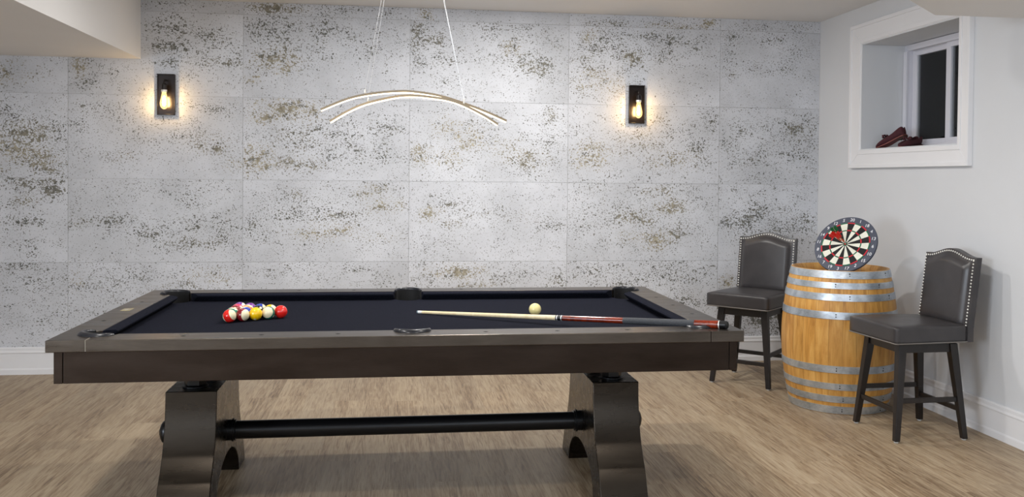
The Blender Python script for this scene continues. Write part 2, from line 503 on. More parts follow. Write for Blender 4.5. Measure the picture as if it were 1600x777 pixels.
# pitted patches on the panels: x, z, half width, half height, strength, brownness
BLOBS=[(-0.84,2.59,0.274,0.055,0.9,0.4),(-0.46,2.6,0.415,0.046,0.6,0.1),(0.21,2.58,0.075,0.056,1,0.9),(0.37,2.62,0.187,0.037,0.4,0),(1.62,2.56,0.337,0.038,0.7,0.3),(2.07,2.55,0.291,0.039,0.8,0.5),(2.34,2.59,0.068,0.049,1,0.8),(2.78,2.57,0.246,0.039,0.5,0.2),(3.09,2.58,0.149,0.04,0.7,0.3),(-1.56,2.59,0.18,0.036,0.7,0.2),(-1.3,2.6,0.136,0.027,0.4,0),(-1.56,2.42,0.225,0.081,0.65,0.1),(-1.55,2.28,0.171,0.063,0.8,0.1),(-1.34,2.38,0.136,0.045,0.6,0.1),(-1.23,2.32,0.154,0.054,0.65,0.1),(-1.23,2.2,0.163,0.041,0.8,0.3),(-1.6,2.18,0.099,0.045,0.7,0.1),(-2.18,2.13,0.058,0.071,0.95,0.7),(-2.13,2.05,0.089,0.062,0.6,0.1),(-1.95,2.08,0.054,0.045,0.3,0),(-1.43,2.27,0.226,0.136,0.35,0),(-0.9,2.43,0.192,0.11,0.8,0.1),(-0.55,2.43,0.322,0.11,0.62,0.05),(-0.86,2.23,0.219,0.101,0.95,0.5),(-0.78,2.16,0.082,0.055,1,0.9),(-1.01,2.09,0.073,0.036,0.85,0.7),(-0.27,2.39,0.324,0.093,0.5,0),(-0.14,2.31,0.232,0.065,0.45,0),(-0.64,2.29,0.276,0.092,0.45,0),(0.16,2.43,0.084,0.159,0.85,0.3),(0.28,2.41,0.103,0.075,0.8,0.3),(0.33,2.27,0.141,0.112,0.45,0),(0.16,2.24,0.065,0.093,0.7,0),(0.75,2.5,0.236,0.066,0.6,0.1),(0.85,2.36,0.114,0.076,0.75,0.5),(1.01,2.23,0.171,0.086,0.85,0.3),(0.9,2.29,0.19,0.095,0.55,0.1),(1.06,2.43,0.143,0.067,0.45,0.1),(0.66,2.28,0.189,0.094,0.3,0),(0.38,2.08,0.141,0.047,0.35,0),(1.43,2.47,0.067,0.067,0.9,0.6),(1.57,2.4,0.24,0.125,0.7,0.2),(1.77,2.3,0.125,0.087,0.95,0.4),(1.43,2.25,0.144,0.105,0.65,0.3),(1.5,2.12,0.192,0.096,0.75,0.7),(1.65,2.07,0.12,0.077,0.6,0.9),(2.02,2.45,0.272,0.068,0.7,0.2),(1.92,2.34,0.242,0.106,0.5,0.1),(2.27,2.4,0.146,0.068,0.5,0.1),(1.33,2.16,0.072,0.077,0.5,0),(2.57,2.49,0.118,0.039,0.8,0.1),(2.83,2.48,0.296,0.049,0.5,0.1),(2.52,2.36,0.088,0.098,0.55,0.1),(2.54,2.19,0.059,0.059,0.8,0.3),(2.78,2.24,0.148,0.059,0.5,0.1),(2.96,2.29,0.148,0.099,0.4,0),(3.09,2.4,0.149,0.099,0.4,0),(-2.53,1.66,0.212,0.115,0.95,0.4),(-2.62,1.55,0.132,0.088,0.9,0.6),(-2.45,1.51,0.177,0.089,0.85,0.5),(-2.62,1.82,0.088,0.053,0.7,0),(-2.39,1.42,0.133,0.053,0.8,0.4),(-2.66,1.43,0.062,0.044,0.8,0.5),(-2.07,1.85,0.196,0.062,0.65,0.2),(-1.86,1.81,0.179,0.054,0.55,0.1),(-1.47,1.89,0.126,0.036,0.55,0.1),(-1.23,1.86,0.109,0.054,0.7,0.1),(-1.3,1.61,0.209,0.1,0.72,0.4),(-1.9,1.52,0.152,0.045,0.7,0.4),(-2.16,1.54,0.089,0.062,0.45,0),(-1.65,1.7,0.405,0.18,0.32,0),(-1.14,1.46,0.091,0.064,0.6,0.6),(-2.2,1.76,0.071,0.098,0.5,0),(-0.77,1.87,0.229,0.092,0.98,0.98),(-0.94,1.8,0.119,0.046,0.9,0.95),(-0.59,1.87,0.064,0.064,0.9,0.9),(-0.99,1.5,0.155,0.11,0.92,0.98),(-0.45,1.72,0.277,0.111,0.65,0.2),(-0.68,1.67,0.23,0.11,0.7,0.3),(-0.27,1.56,0.325,0.111,0.55,0.1),(-0.09,1.75,0.186,0.102,0.5,0.1),(-0.68,1.49,0.23,0.083,0.7,0.4),(-0.86,1.62,0.202,0.073,0.55,0.2),(0.38,1.76,0.122,0.094,0.75,0.9),(0.54,1.69,0.16,0.113,0.7,0.6),(0.33,1.54,0.207,0.094,0.6,0.6),(0.15,1.57,0.066,0.094,0.85,0.6),(0.71,1.83,0.095,0.057,0.5,0.3),(1.14,1.86,0.076,0.067,0.85,0.4),(1.02,1.53,0.162,0.105,0.85,0.4),(0.81,1.6,0.209,0.114,0.6,0.5),(1.17,1.65,0.096,0.124,0.6,0.2),(1.46,1.56,0.173,0.125,0.85,0.75),(1.78,1.66,0.29,0.126,0.62,0.4),(2.08,1.54,0.243,0.097,0.6,0.5),(2.28,1.64,0.156,0.147,0.6,0.2),(2.38,1.84,0.068,0.098,0.6,0.2),(1.36,1.7,0.077,0.105,0.5,0.2),(1.83,1.83,0.29,0.068,0.4,0.4),(2.13,1.76,0.195,0.088,0.45,0.1),(2.58,1.77,0.118,0.069,0.4,0),(3.08,1.78,0.169,0.089,0.75,0.3),(2.79,1.8,0.118,0.049,0.35,0),(2.67,1.55,0.138,0.059,0.65,0.1),(3.08,1.58,0.149,0.079,0.6,0.2),(2.84,1.68,0.296,0.099,0.3,0),(-2.49,1.33,0.248,0.062,0.9,0.3),(-2.35,1.28,0.098,0.053,0.95,0.3),(-2.53,1.22,0.115,0.053,0.8,0.4),(-2.59,1.07,0.133,0.053,0.75,0.2),(-2.45,1.05,0.071,0.035,0.8,0.1),(-2.53,0.89,0.221,0.053,0.45,0.1),(-2.15,1.07,0.152,0.054,0.75,0.3),(-1.94,1.07,0.179,0.063,0.65,0.1),(-1.73,0.98,0.18,0.054,0.7,0.1),(-1.43,0.92,0.254,0.073,0.75,0.3),(-1.29,1.05,0.227,0.1,0.6,0.1),(-1.43,1.21,0.272,0.109,0.42,0),(-1.9,1.25,0.359,0.09,0.3,0),(-1.21,0.98,0.137,0.091,0.7,0.2),(-1.01,1.05,0.101,0.101,0.6,0.1),(-0.77,1.23,0.184,0.074,0.5,0.2),(-0.67,1.12,0.276,0.074,0.7,0.2),(-0.4,1.1,0.232,0.065,0.65,0.3),(-0.49,0.99,0.259,0.065,0.85,0.85),(-0.08,1.18,0.159,0.075,0.65,0.7),(-0.17,1.28,0.14,0.065,0.8,0.5),(-0.7,1.26,0.055,0.046,0.8,0.4),(-0.13,0.95,0.205,0.047,0.6,0.5),(-0.9,0.96,0.202,0.083,0.5,0.1),(-0.27,1.21,0.279,0.093,0.4,0.1),(0.24,1.12,0.094,0.056,0.9,0.8),(0.23,1.23,0.047,0.047,0.8,0.2),(0.43,1.18,0.122,0.047,0.8,0.3),(0.71,1.12,0.284,0.047,0.5,0.3),(0.41,1.05,0.094,0.047,0.6,0.4),(0.34,0.89,0.141,0.075,0.4,0),(0.95,1.1,0.21,0.057,0.4,0.3),(1.15,1.05,0.12,0.067,0.5,0.2),(1.98,1.3,0.165,0.068,0.75,0.4),(2.08,1.18,0.166,0.088,0.85,0.5),(1.83,1.1,0.194,0.078,0.75,0.4),(1.96,0.93,0.146,0.088,0.85,0.7),(1.64,1.13,0.193,0.106,0.5,0.2),(1.74,0.96,0.116,0.058,0.7,0.6),(1.49,1.32,0.096,0.048,0.5,0.3),(2.14,1.01,0.146,0.078,0.7,0.3),(1.39,1.05,0.106,0.144,0.35,0),(2.23,1.25,0.147,0.098,0.3,0),(2.65,1.06,0.197,0.099,0.85,0.1),(2.8,1.16,0.296,0.148,0.55,0.05),(3.11,1.06,0.149,0.129,0.6,0.1),(2.91,1.01,0.248,0.099,0.7,0.1),(-2.57,0.76,0.15,0.035,0.85,0.1),(-2.45,0.65,0.266,0.089,0.5,0.1),(-2.03,0.64,0.179,0.081,0.6,0.2),(-1.77,0.69,0.315,0.072,0.5,0.1),(-1.29,0.68,0.182,0.055,0.6,0.8),(-1.43,0.59,0.409,0.091,0.5,0.3),(-2.2,0.64,0.045,0.089,0.7,0.7),(-0.72,0.7,0.322,0.074,0.4,0),(-0.26,0.72,0.139,0.046,0.5,0.1),(-0.12,0.65,0.093,0.065,0.4,0),(0.46,0.7,0.208,0.057,0.9,0.95),(0.25,0.65,0.141,0.094,0.5,0.1),(0.81,0.67,0.38,0.076,0.45,0.1),(0.58,0.6,0.189,0.047,0.5,0.5),(1.44,0.69,0.193,0.077,0.6,0.2),(1.74,0.62,0.339,0.097,0.6,0.2),(2.09,0.67,0.293,0.098,0.55,0.1),(1.2,0.62,0.144,0.096,0.55,0.3),(2.54,0.61,0.069,0.059,0.95,0.95),(2.71,0.41,0.247,0.129,0.85,0.1),(2.87,0.31,0.297,0.149,0.9,0.1),(2.15,0.47,0.293,0.068,0.65,0.1),(-1.64,0.37,0.271,0.09,0.4,0.1),(-2.45,0.38,0.267,0.089,0.3,0),(-2.03,0.46,0.179,0.09,0.4,0)]
T0, TW, R0, TH = -2.2562, 1.17686, .77563, .58749
b = B()
bx(b, XL - .15, XR + .15, YW + .005, YW + .15, 0, HC + .02, 1)
ld = b.verts.layers.float.new('pit_amount'); lb = b.verts.layers.float.new('pit_brown'); ls = b.verts.layers.float.new('panel_seed')
rt = random.Random(5)
g = .0008
for j in range(-2, 4):
    for i in range(-2, 5):
        x0, x1 = max(T0 + i * TW, XL), min(T0 + (i + 1) * TW, XR)
        z0, z1 = max(R0 + j * TH, .0), min(R0 + (j + 1) * TH, HC)
        if x1 <= x0 or z1 <= z0: continue
        bl = [q for q in BLOBS if x0 <= q[0] < x1 and z0 <= q[1] < z1]
        if not bl:
            bl = [(rt.uniform(x0, x1), rt.uniform(z0, z1), rt.uniform(.1, .35), rt.uniform(.05, .12), rt.uniform(.4, .9), rt.random()) for _ in range(5)]
        nx, nz = max(2, round((x1 - x0) / .035)), max(2, round((z1 - z0) / .03))
        seed = rt.random()
        base = rt.uniform(-.05, .14)
        grid = []
        for a in range(nx + 1):
            row = []
            for c in range(nz + 1):
                x = x0 + g + (x1 - x0 - 2 * g) * a / nx
                z = z0 + g + (z1 - z0 - 2 * g) * c / nz
                v = b.verts.new((x, YW, z))
                d, br = base, 0
                for (qx, qz, rx, rz, s, w) in bl:
                    e = math.exp(-(((x - qx) / rx) ** 2 + ((z - qz) / rz) ** 2) * .9)
                    d = max(d, base + (s - base) * e) if s > base else d
                    br = max(br, w * min(1, e * 1.6))
                v[ld] = d; v[lb] = br; v[ls] = seed
                row.append(v)
            grid.append(row)
        for a in range(nx):
            for c in range(nz):
                b.faces.new((grid[a][c], grid[a + 1][c], grid[a + 1][c + 1], grid[a][c + 1]))
        # the panel edges going back to the joint
        rim = [grid[a][0] for a in range(nx + 1)] + [grid[nx][c] for c in range(1, nz + 1)] + [grid[a][nz] for a in range(nx - 1, -1, -1)] + [grid[0][c] for c in range(nz - 1, 0, -1)]
        bk = [b.verts.new((v.co.x, YW + .006, v.co.z)) for v in rim]
        for k in range(len(rim)):
            k2 = (k + 1) % len(rim)
            b.faces.new((rim[k], bk[k], bk[k2], rim[k2])).material_index = 1
struct('wall_back', b, [M['tiles'], M['groove']])

# right wall with the window opening
WY0, WY1, WZ0, WZ1 = 4.905, 6.03, 1.612, 2.36
b = B()
bx(b, XR, XR + .45, YF - .15, WY0, 0, HC)
bx(b, XR, XR + .45, WY1, YW + .005, 0, HC)
bx(b, XR, XR + .45, WY0, WY1, 0, WZ0)
bx(b, XR, XR + .45, WY0, WY1, WZ1, HC)
struct('wall_right', b, M['paint'])
b = B()
bx(b, XL - .15, XL, YF - .15, -1.6, 0, HC); bx(b, XL - .15, XL, .8, YW + .005, 0, HC)
bx(b, XL - .15, XL, -1.6, .8, 0, .8); bx(b, XL - .15, XL, -1.6, .8, 2.1, HC)  # opening added for the side fill light
struct('wall_left', b, M['paint'])
b = B()
for (p0, p1, q0, q1) in ((-1.6, .8, .8, .86), (-1.6, .8, 2.04, 2.1), (-1.6, -1.54, .86, 2.04), (.74, .8, .86, 2.04), (-.43, -.37, .86, 2.04)):
    bx(b, XL - .12, XL - .04, p0, p1, q0, q1)
struct('window_4', b, M['vinyl'])  # unseen window frame, added to go with the side fill
b = B()
# the wall behind the camera, with two window openings added for the fill lights
wins = [(-3.4, -1.2), (.2, 2.4)]
bx(b, XL, XR, YF - .15, YF, 0, .8); bx(b, XL, XR, YF - .15, YF, 2.2, HC)
bx(b, XL, -3.4, YF - .15, YF, .8, 2.2); bx(b, -1.2, .2, YF - .15, YF, .8, 2.2); bx(b, 2.4, XR, YF - .15, YF, .8, 2.2)
struct('wall_front', b, M['paint'])
for k, (a, c) in enumerate(wins):
    b = B()
    for (p0, p1, q0, q1) in ((a, c, .8, .86), (a, c, 2.14, 2.2), (a, a + .06, .86, 2.14), (c - .06, c, .86, 2.14), ((a + c) / 2 - .03, (a + c) / 2 + .03, .86, 2.14)):
        bx(b, p0, p1, YF - .12, YF - .04, q0, q1)
    struct('window_%d' % (k + 2), b, M['vinyl'])  # unseen window frames, added around the front fills

# soffits
SZ = 2.204
b = B(); bx(b, XL, -1.775, YF, YW, SZ, HC); struct('trim_1', b, M['ceil'])
b = B()
prism(b, [(XR, 4.12), (2.587, 4.12), (2.0, 3.545), (2.0, YF), (XR, YF)], lambda p: (p[0], p[1], SZ), lambda p: (p[0], p[1], HC))
struct('trim_2', b, M['ceil'])

# baseboards: profile in (depth, z)
prof = [(0, 0), (.018, 0), (.018, .034), (.015, .040), (.0125, .044), (.0125, .146), (.0165, .150), (.0165, .156), (.012, .166), (.012, .182), (.008, .189), (0, .189)]
b = B(); prism(b, prof, lambda p: (XL, YW - p[0], p[1]), lambda p: (XR - .0005, YW - p[0], p[1])); struct('baseboard_back', b, M['trim'])
b = B(); prism(b, prof, lambda p: (XR - p[0], YF, p[1]), lambda p: (XR - p[0], YW - .019, p[1])); struct('baseboard_right', b, M['trim'])
b = B(); prism(b, prof, lambda p: (XL + p[0], YF, p[1]), lambda p: (XL + p[0], YW - .019, p[1])); struct('baseboard_left', b, M['trim'])

# basement window in the right wall ---------------------------------------------------
XT = XR - .030
OY0, OY1, OZ0, OZ1 = 4.797, 6.180, 1.487, 2.500
def picture_frame(b, x_face, x_back, o, i):
    (a0, a1, c0, c1), (p0, p1, q0, q1) = o, i
    O = [(a0, c0), (a1, c0), (a1, c1), (a0, c1)]; I = [(p0, q0), (p1, q0), (p1, q1), (p0, q1)]
    for k in range(4):
        l = (k + 1) % 4
        hexa(b, [(x_back, *O[k]), (x_back, *O[l]), (x_back, *I[l]), (x_back, *I[k]), (x_face, *O[k]), (x_face, *O[l]), (x_face, *I[l]), (x_face, *I[k])])
b = B()
picture_frame(b, XT + .006, XR, (OY0 + .01, OY1 - .01, OZ0 + .01, OZ1 - .01), (WY0, WY1, WZ0, WZ1))
picture_frame(b, XT - .002, XR, (OY0, OY1, OZ0, OZ1), (OY0 + .024, OY1 - .024, OZ0 + .024, OZ1 - .024))
picture_frame(b, XT + .001, XR, (WY0 - .030, WY1 + .030, WZ0 - .030, WZ1 + .030), (WY0 - .004, WY1 + .004, WZ0 - .004, WZ1 + .004))
win = struct('window_1', b, M['trim'], bevel=.002)
b = B()   # jamb liner
XW = 3.575
picture_frame(b, XR - .02, XW + .06, (WY0 - .002, WY1 + .002, WZ0 - .002, WZ1 + .002), (WY0 + .008, WY1 - .008, WZ0 + .008, WZ1 - .008))
obj('jamb', b, M['paint'], win)
b = B()   # fixed vinyl frame
picture_frame(b, XW - .015, XW + .09, (WY0, WY1, WZ0, WZ1), (WY0 + .045, WY1 - .045, WZ0 + .045, WZ1 - .045))
bx(b, XW - .035, XW - .014, WY0 + .01, WY1 - .09, WZ1 - .052, WZ1 - .012)
bx(b, XW - .030, XW - .014, WY1 - .05, WY1 - .012, WZ0 + .012, WZ1 - .052)
obj('window_frame', b, M['vinyl'], win, bevel=.002)
for nm, (s0, s1, xx) in {'far': (5.49, WY1 - .045, XW + .022), 'near': (WY0 + .045, 5.545, XW - .008)}.items():
    b = B()
    picture_frame(b, xx, xx + .028, (s0, s1, WZ0 + .044, WZ1 - .044), (s0 + .045, s1 - .05, WZ0 + .075, WZ1 - .085))
    sash = obj('sash', b, M['vinyl'], win, bevel=.002)
    b = B(); bx(b, xx + .012, xx + .016, s0 + .04, s1 - .045, WZ0 + .07, WZ1 - .08)
    obj('pane', b, MG, sash)
b = B()   # concrete window well outside
bx(b, XR + .95, XR + 1.0, 4.3, 6.6, .9, 2.9); bx(b, XR + .45, XR + 1.0, 4.3, 4.35, .9, 2.9); bx(b, XR + .45, XR + 1.0, 6.55, 6.6, .9, 2.9)
bx(b, XR + .45, XR + 1.0, 4.3, 6.6, .9, .95)
struct('trim_3', b, M['groove'])

# ------------------------------------------------------------------ pool table
TX, TY = .068, 4.152
HL, HW = 1.295, .733
tb = thing('pool_table', 'long dark gunmetal pool table with black cloth standing in front of the speckled wall', 'pool table', (TX, TY, 0))
ZT, ZR = .800, .757
ir, iw = .127, HW - .130          # rail width, inner wood edge
RX = 1.160                        # joint of long and short rails
CPX, CPY, CR = 1.147, .588, .064  # corner pocket
SPY, SR = .603, .066              # side pocket

def arc(cx, cy, r, a0, a1, n=14):
    return [(cx + r * math.cos(math.radians(a0 + (a1 - a0) * k / n)), cy + r * math.sin(math.radians(a0 + (a1 - a0) * k / n))) for k in range(n + 1)]
# rear long rail outline (local +y side), mirrored for the front one
def ang_at_x(cx, cy, r, x, top=True):
    return math.degrees(math.acos((x - cx) / r))
aR = ang_at_x(CPX, CPY, CR, RX - .0005)
a_in = math.degrees(math.asin((iw - CPY) / CR))
corner = arc(CPX, CPY, CR, aR, 180 - a_in, 10)
s_in = math.degrees(math.asin((iw - SPY) / SR))
side = arc(0, SPY, SR, s_in, 180 - s_in, 16)
half = [(RX - .0005, HW)] + corner
outl = half + side + [(-x, y) for x, y in half[::-1]]
for sy in (1, -1):
    b = B()
    prism(b, [(x, y * sy) for x, y in outl], lambda p: (p[0], p[1], ZR), lambda p: (p[0], p[1], ZT))
    obj('side_rail', b, M['rail'], tb, bevel=.0025)
a_s = math.degrees(math.asin((RX + .001 - CPX) / CR))
ix = HL - .130
a0 = math.degrees(math.acos((RX + .001 - CPX) / CR)); a1 = -math.degrees(math.acos((ix - CPX) / CR))
for sx in (1, -1):
    cn = arc(CPX, CPY, CR, a0, a1, 14)
    ol = [(RX + .001, HW)] + cn + [(x, -y) for x, y in cn[::-1]] + [(RX + .001, -HW), (HL, -HW), (HL, HW)]
    b = B()
    prism(b, [(x * sx, y) for x, y in ol], lambda p: (p[0], p[1], ZR), lambda p: (p[0], p[1], ZT))
    obj('end_rail', b, M['rail'], tb, bevel=.0025)

# bed (slate under cloth) with pocket notches
b = B()
q = [(CPX - .012, 0)]
cb = arc(CPX, CPY, CR, 180 + 80, 180 + 10, 10)      # bites the corner, from right edge to top edge
q1 = [(1.165, -.0)] + [(1.165, cb[0][1])] + cb + [(cb[-1][0], .603)] + arc(0, SPY, SR, 0, -180, 14)[0:] + []
quad = [(1.165, cb[0][1])] + cb + [(cb[-1][0], .6025)]
sd = arc(0, SPY, SR - .004, -1, -179, 14)
full = quad + sd + [(-x, y) for x, y in quad[::-1]]
full = full + [(x, -y) for x, y in full[::-1]]
prism(b, full, lambda p: (p[0], p[1], .725), lambda p: (p[0], p[1], .760))
obj('playing_bed', b, M['cloth'], tb)

# cushions: profile (distance from the wood, z); t = share towards the nose
cp = [(0, .7985, 0), (.012, .8005, .3), (.038, .7975, .85), (.046, .792, 1), (.044, .786, 1), (.018, .765, .5), (.014, .7605, .45), (0, .7605, 0)]
def cushion(f, l0, l1, n0, n1):
    b = B()
    prism(b, cp, lambda p: f(l0 + (n0 - l0) * p[2], p[0], p[1]), lambda p: f(l1 + (n1 - l1) * p[2], p[0], p[1])) if False else None
    a = [b.verts.new(f(l0 + (n0 - l0) * p[2], p[0], p[1])) for p in cp]
    c = [b.verts.new(f(l1 + (n1 - l1) * p[2], p[0], p[1])) for p in cp]
    n = len(cp)
    b.faces.new(a); b.faces.new(c[::-1])
    for i in range(n): b.faces.new((a[i], c[i], c[(i + 1) % n], a[(i + 1) % n]))
    obj('cushion', b, M['cloth'], tb, bevel=.0015)
for sy in (1, -1):
    for sx in (1, -1):
        cushion(lambda l, d, z, sx=sx, sy=sy: (l * sx, sy * (iw - d), z), .067, 1.083, .078, 1.043)
for sx in (1, -1):
    cushion(lambda l, d, z, sx=sx: (sx * (ix - d), l, z), -.524, .524, -.484, .484)

# pockets: leather cup + raised rim
def pocket(cx, cy, r, a0, a1, wide):
    Mx = Matrix.Translation((cx, cy, 0))
    b = B()
    lathe(b, [(r - .003, .7575), (r - .004, .73), (r - .012, .68), (r - .03, .655), (0, .648)], 32, Mx, cap=False)
    lathe(b, [(r - .006, .7575), (r - .007, .73), (r - .015, .683), (r - .033, .659), (0, .652)], 32, Mx, cap=False)
    # keep the cup only below the cloth where it meets the open side
    p = obj('pocket', b, M['pocket'], tb, smooth=50)
    b = B()
    n = 24
    rings = []
    for k in range(n + 1):
        t = k / n
        a = math.radians(a0 + (a1 - a0) * t)
        w = wide * (.32 + .68 * math.sin(PI * t) ** .6)
        h = .013 * (.45 + .55 * math.sin(PI * t) ** .5)
        ci, si = math.cos(a), math.sin(a)
        pr = [(r - .004, ZT - .012), (r - .005, ZT + h * .6), (r, ZT + h), (r + w * .45, ZT + h * .95), (r + w * .9, ZT + h * .35), (r + w, ZT + .0002), (r + w * .5, ZT - .0005), (r, ZT - .003)]
        rings.append([b.verts.new((cx + q_ * ci, cy + q_ * si, z)) for q_, z in pr])
    m = len(rings[0])
    for p0, p1 in zip(rings, rings[1:]):
        for i in range(m): b.faces.new((p0[i], p1[i], p1[(i + 1) % m], p0[(i + 1) % m]))
    b.faces.new(rings[0]); b.faces.new(rings[-1][::-1])
    obj('pocket_rim', b, M['pocket'], p, smooth=60)
    b = B()   # leather shield standing inside the back of the mouth
    rings = []
    for k in range(n + 1):
        a = math.radians(a0 + (a1 - a0) * k / n)
        ci, si = math.cos(a), math.sin(a)
        rings.append([b.verts.new((cx + q_ * ci, cy + q_ * si, z)) for q_, z in ((r - .002, .80), (r - .002, .70), (r - .008, .70), (r - .008, .802))])
    for p0, p1 in zip(rings, rings[1:]):
        for i in range(4): b.faces.new((p0[i], p1[i], p1[(i + 1) % 4], p0[(i + 1) % 4]))
    b.faces.new(rings[0]); b.faces.new(rings[-1][::-1])
    obj('pocket_liner', b, M['dark'], p, smooth=60)
pocket(0, SPY, SR, 2, 178, .016); pocket(0, -SPY, SR, 182, 358, .016)
for sx in (1, -1):
    for sy in (1, -1):
        c0 = math.degrees(math.atan2(sy, sx))
        pocket(sx * CPX, sy * CPY, CR, c0 - 98, c0 + 98, .020)

# bright filler line in the rail joint
for sx in (1, -1):
    b = B()
    bx(b, sx * RX - .0008, sx * RX + .0012, -HW - .0006, -HW + .05, ZR + .003, ZT + .0004)
    o = obj('joint_line', b, M['seam'] if sx < 0 else M['apron'], tb)
# sights
dz = ZT + .0006
def sight(x, y, a, c):
    b = B()
    prism(b, [(x - a, y), (x, y - c), (x + a, y), (x, y + c)], lambda p: (*p, ZT - .001), lambda p: (*p, dz))
    obj('sight', b, M['dark'], tb)
for sy in (1, -1):
    for k in (-3, -2, -1, 1, 2, 3): sight(k * .2795, sy * (HW - .062), .010, .0075)
for sx in (1, -1):
    for k in (-1, 0, 1):
        if sx < 0 and k == 0: continue
        sight(sx * (HL - .062), k * .2795, .010, .0075)
b = B()
bx(b, -HL + .045, -HL + .085, -.006, .066, ZT - .001, ZT + .0012)
np_ = obj('name_plate', b, M['brass'], tb, bevel=.001)
b = B(); bx(b, -HL + .054, -HL + .076, .012, .048, ZT + .0012, ZT + .0018)
obj('plate_recess', b, M['seam'], np_)

# aprons
AZ0, AZ1 = .640, ZR - .0005
AX, AY = HL - .020, HW - .026
for sy in (1, -1):
    b = B(); bx(b, -AX + .032, AX - .032, sy * AY - (.028 if sy > 0 else 0), sy * AY + (0 if sy > 0 else .028), AZ0, AZ1)
    obj('apron', b, M['apron'], tb, bevel=.0015)
for sx in (1, -1):
    b = B(); bx(b, sx * AX - (.030 if sx > 0 else 0), sx * AX + (0 if sx > 0 else .030), -AY - .001, AY + .001, AZ0, AZ1)
    obj('end_apron', b, M['apron'], tb, bevel=.0015)
b = B(); bx(b, -AX + .04, AX - .04, -AY + .035, AY - .035, .662, .676)
for k in (-.8, 0, .8): bx(b, k - .05, k + .05, -AY + .04, AY - .04, .676, .7245)
bx(b, -AX + .04, -AX + .09, -AY + .04, AY - .04, .676, .7245) ; bx(b, AX - .09, AX - .04, -AY + .04, AY - .04, .676, .7245)
obj('slate_frame', b, M['black'], tb)

# pedestals
PW = [(.262, .500), (.266, .43), (.274, .38), (.286, .33), (.303, .28), (.326, .235), (.352, .195), (.380, .160)]
PF = [(.388, .150), (.412, .10), (.436, .05), (.456, 0)]
side_r = PW + PF
outline = [(y, z) for y, z in side_r]
archp = [(.278 * math.cos(a), .172 * math.sin(a)) for a in [PI * k / 20 for k in range(21)]]
outline += [(.278, 0)] + archp[1:-1] + [(-.278, 0)]
outline += [(-y, z) for y, z in side_r[::-1]]
for sx in (1, -1):
    xi, xo = .794, .999
    b = B()
    prism(b, outline, lambda p: (sx * xi, p[0], p[1]), lambda p: (sx * xo, p[0], p[1]))
    pd = obj('pedestal', b, M['ped'], tb, smooth=14)
    bv = pd.modifiers.new('bevel', 'BEVEL'); bv.width = .003; bv.segments = 2; bv.limit_method = 'ANGLE'; bv.angle_limit = math.radians(50)
    for sy in (1, -1):
        Mx = Matrix.Translation((sx * .9, sy * .165, 0))
        b = B()
        lathe(b, [(.021, .500), (.021, .661)], 20, Mx)
        lathe(b, [(.052, .5005), (.052, .506)], 28, Mx)
        lathe(b, [(.041, .507), (.045, .511), (.045, .548), (.041, .552)], 6, Mx)
        lathe(b, [(.028, .6), (.050, .635), (.050, .661)], 28, Mx)
        obj('leveling_bolt', b, M['black'], tb, bevel=.001)
    b = B()
    Mx = Matrix.Translation((sx * xo, 0, .266)) @ Matrix.Rotation(sx * PI / 2, 4, 'Y')
    lathe(b, [(.050, .0), (.050, .060), (.046, .070), (.034, .078), (0, .080)], 36, Mx)
    lathe(b, [(.018, .074), (.018, .084), (0, .085)], 6, Mx)
    obj('end_cap', b, M['black'], tb, smooth=40)
b = B()
Mx = Matrix.Translation((-.80, 0, .266)) @ Matrix.Rotation(PI / 2, 4, 'Y')
lathe(b, [(.040, 0), (.040, 1.60)], 36, Mx)
bar = obj('stretcher_bar', b, M['black'], tb, smooth=40)
for sx in (1, -1):
    b = B()
    Mx = Matrix.Translation((sx * .794, 0, .266)) @ Matrix.Rotation(-sx * PI / 2, 4, 'Y')
    lathe(b, [(.040, 0), (.046, 0), (.046, .018), (.051, .019), (.051, .027), (.046, .028), (.046, .034), (.040, .036)], 36, Mx)
    obj('collar', b, M['black'], bar, smooth=30)

# ------------------------------------------------------------------ pool balls
BR = .028575
red, maroon, yellow = lin(222, 34, 26), lin(128, 20, 30), lin(246, 196, 10)
orange, green, blue, purple = lin(238, 120, 50), lin(20, 120, 100), lin(30, 60, 170), lin(110, 40, 140)
rows = [
 [(red, 1, 'red striped pool ball at the near left corner of the rack', (.85, -.30, .42), None),
  (maroon, 1, 'maroon striped pool ball, second from the left in the front row', (.80, -.55, .05), None),
  (yellow, 0, 'solid yellow pool ball in the middle of the front row', None, (0, -.62, -.78)),
  (green, 1, 'green striped pool ball with its cream end forward, beside the yellow ball', (-.15, -1, .25), None),
  (red, 0, 'solid bright red pool ball at the right end of the front row', None, (-.75, -.45, -.6))],
 [(green, 1, 'green striped pool ball just behind the red striped one', (.2, .5, .85), None),
  (blue, 1, 'blue striped pool ball just behind the maroon striped one', (.3, -.5, -.8), None),
  (lin(16, 16, 18), 0, 'solid black pool ball behind the yellow one', None, (.5, -.5, .7)),
  (yellow, 1, 'pale yellow striped pool ball tucked behind the green striped one', (.7, -.1, .25), None)],
 [(maroon, 0, 'solid maroon pool ball half hidden in the left side of the rack', None, (.1, -.6, .6)),
  (orange, 1, 'orange striped pool ball half hidden in the middle of the rack', (.3, .5, .8), None),
  (blue, 1, 'blue striped pool ball with white end at the back right of the rack', (1, .1, .2), None)],
 [(lin(205, 60, 90), 0, 'pinkish red pool ball near the back left edge of the rack', None, (.6, -.4, .4)),
  (purple, 0, 'solid purple pool ball in the back of the rack, right of the violet striped one', None, (-.5, -.6, .2))],
 [(purple, 1, 'violet striped pool ball at the rearmost tip of the rack', (1, -.1, .12), None)]]
mats = {}
ang = math.radians(28.5)
da = Vector((math.cos(ang), math.sin(ang), 0)); db = Vector((math.cos(ang + PI / 3), math.sin(ang + PI / 3), 0))
o0 = Vector((-.703, 4.04, .760 + BR))
ball_me = {}
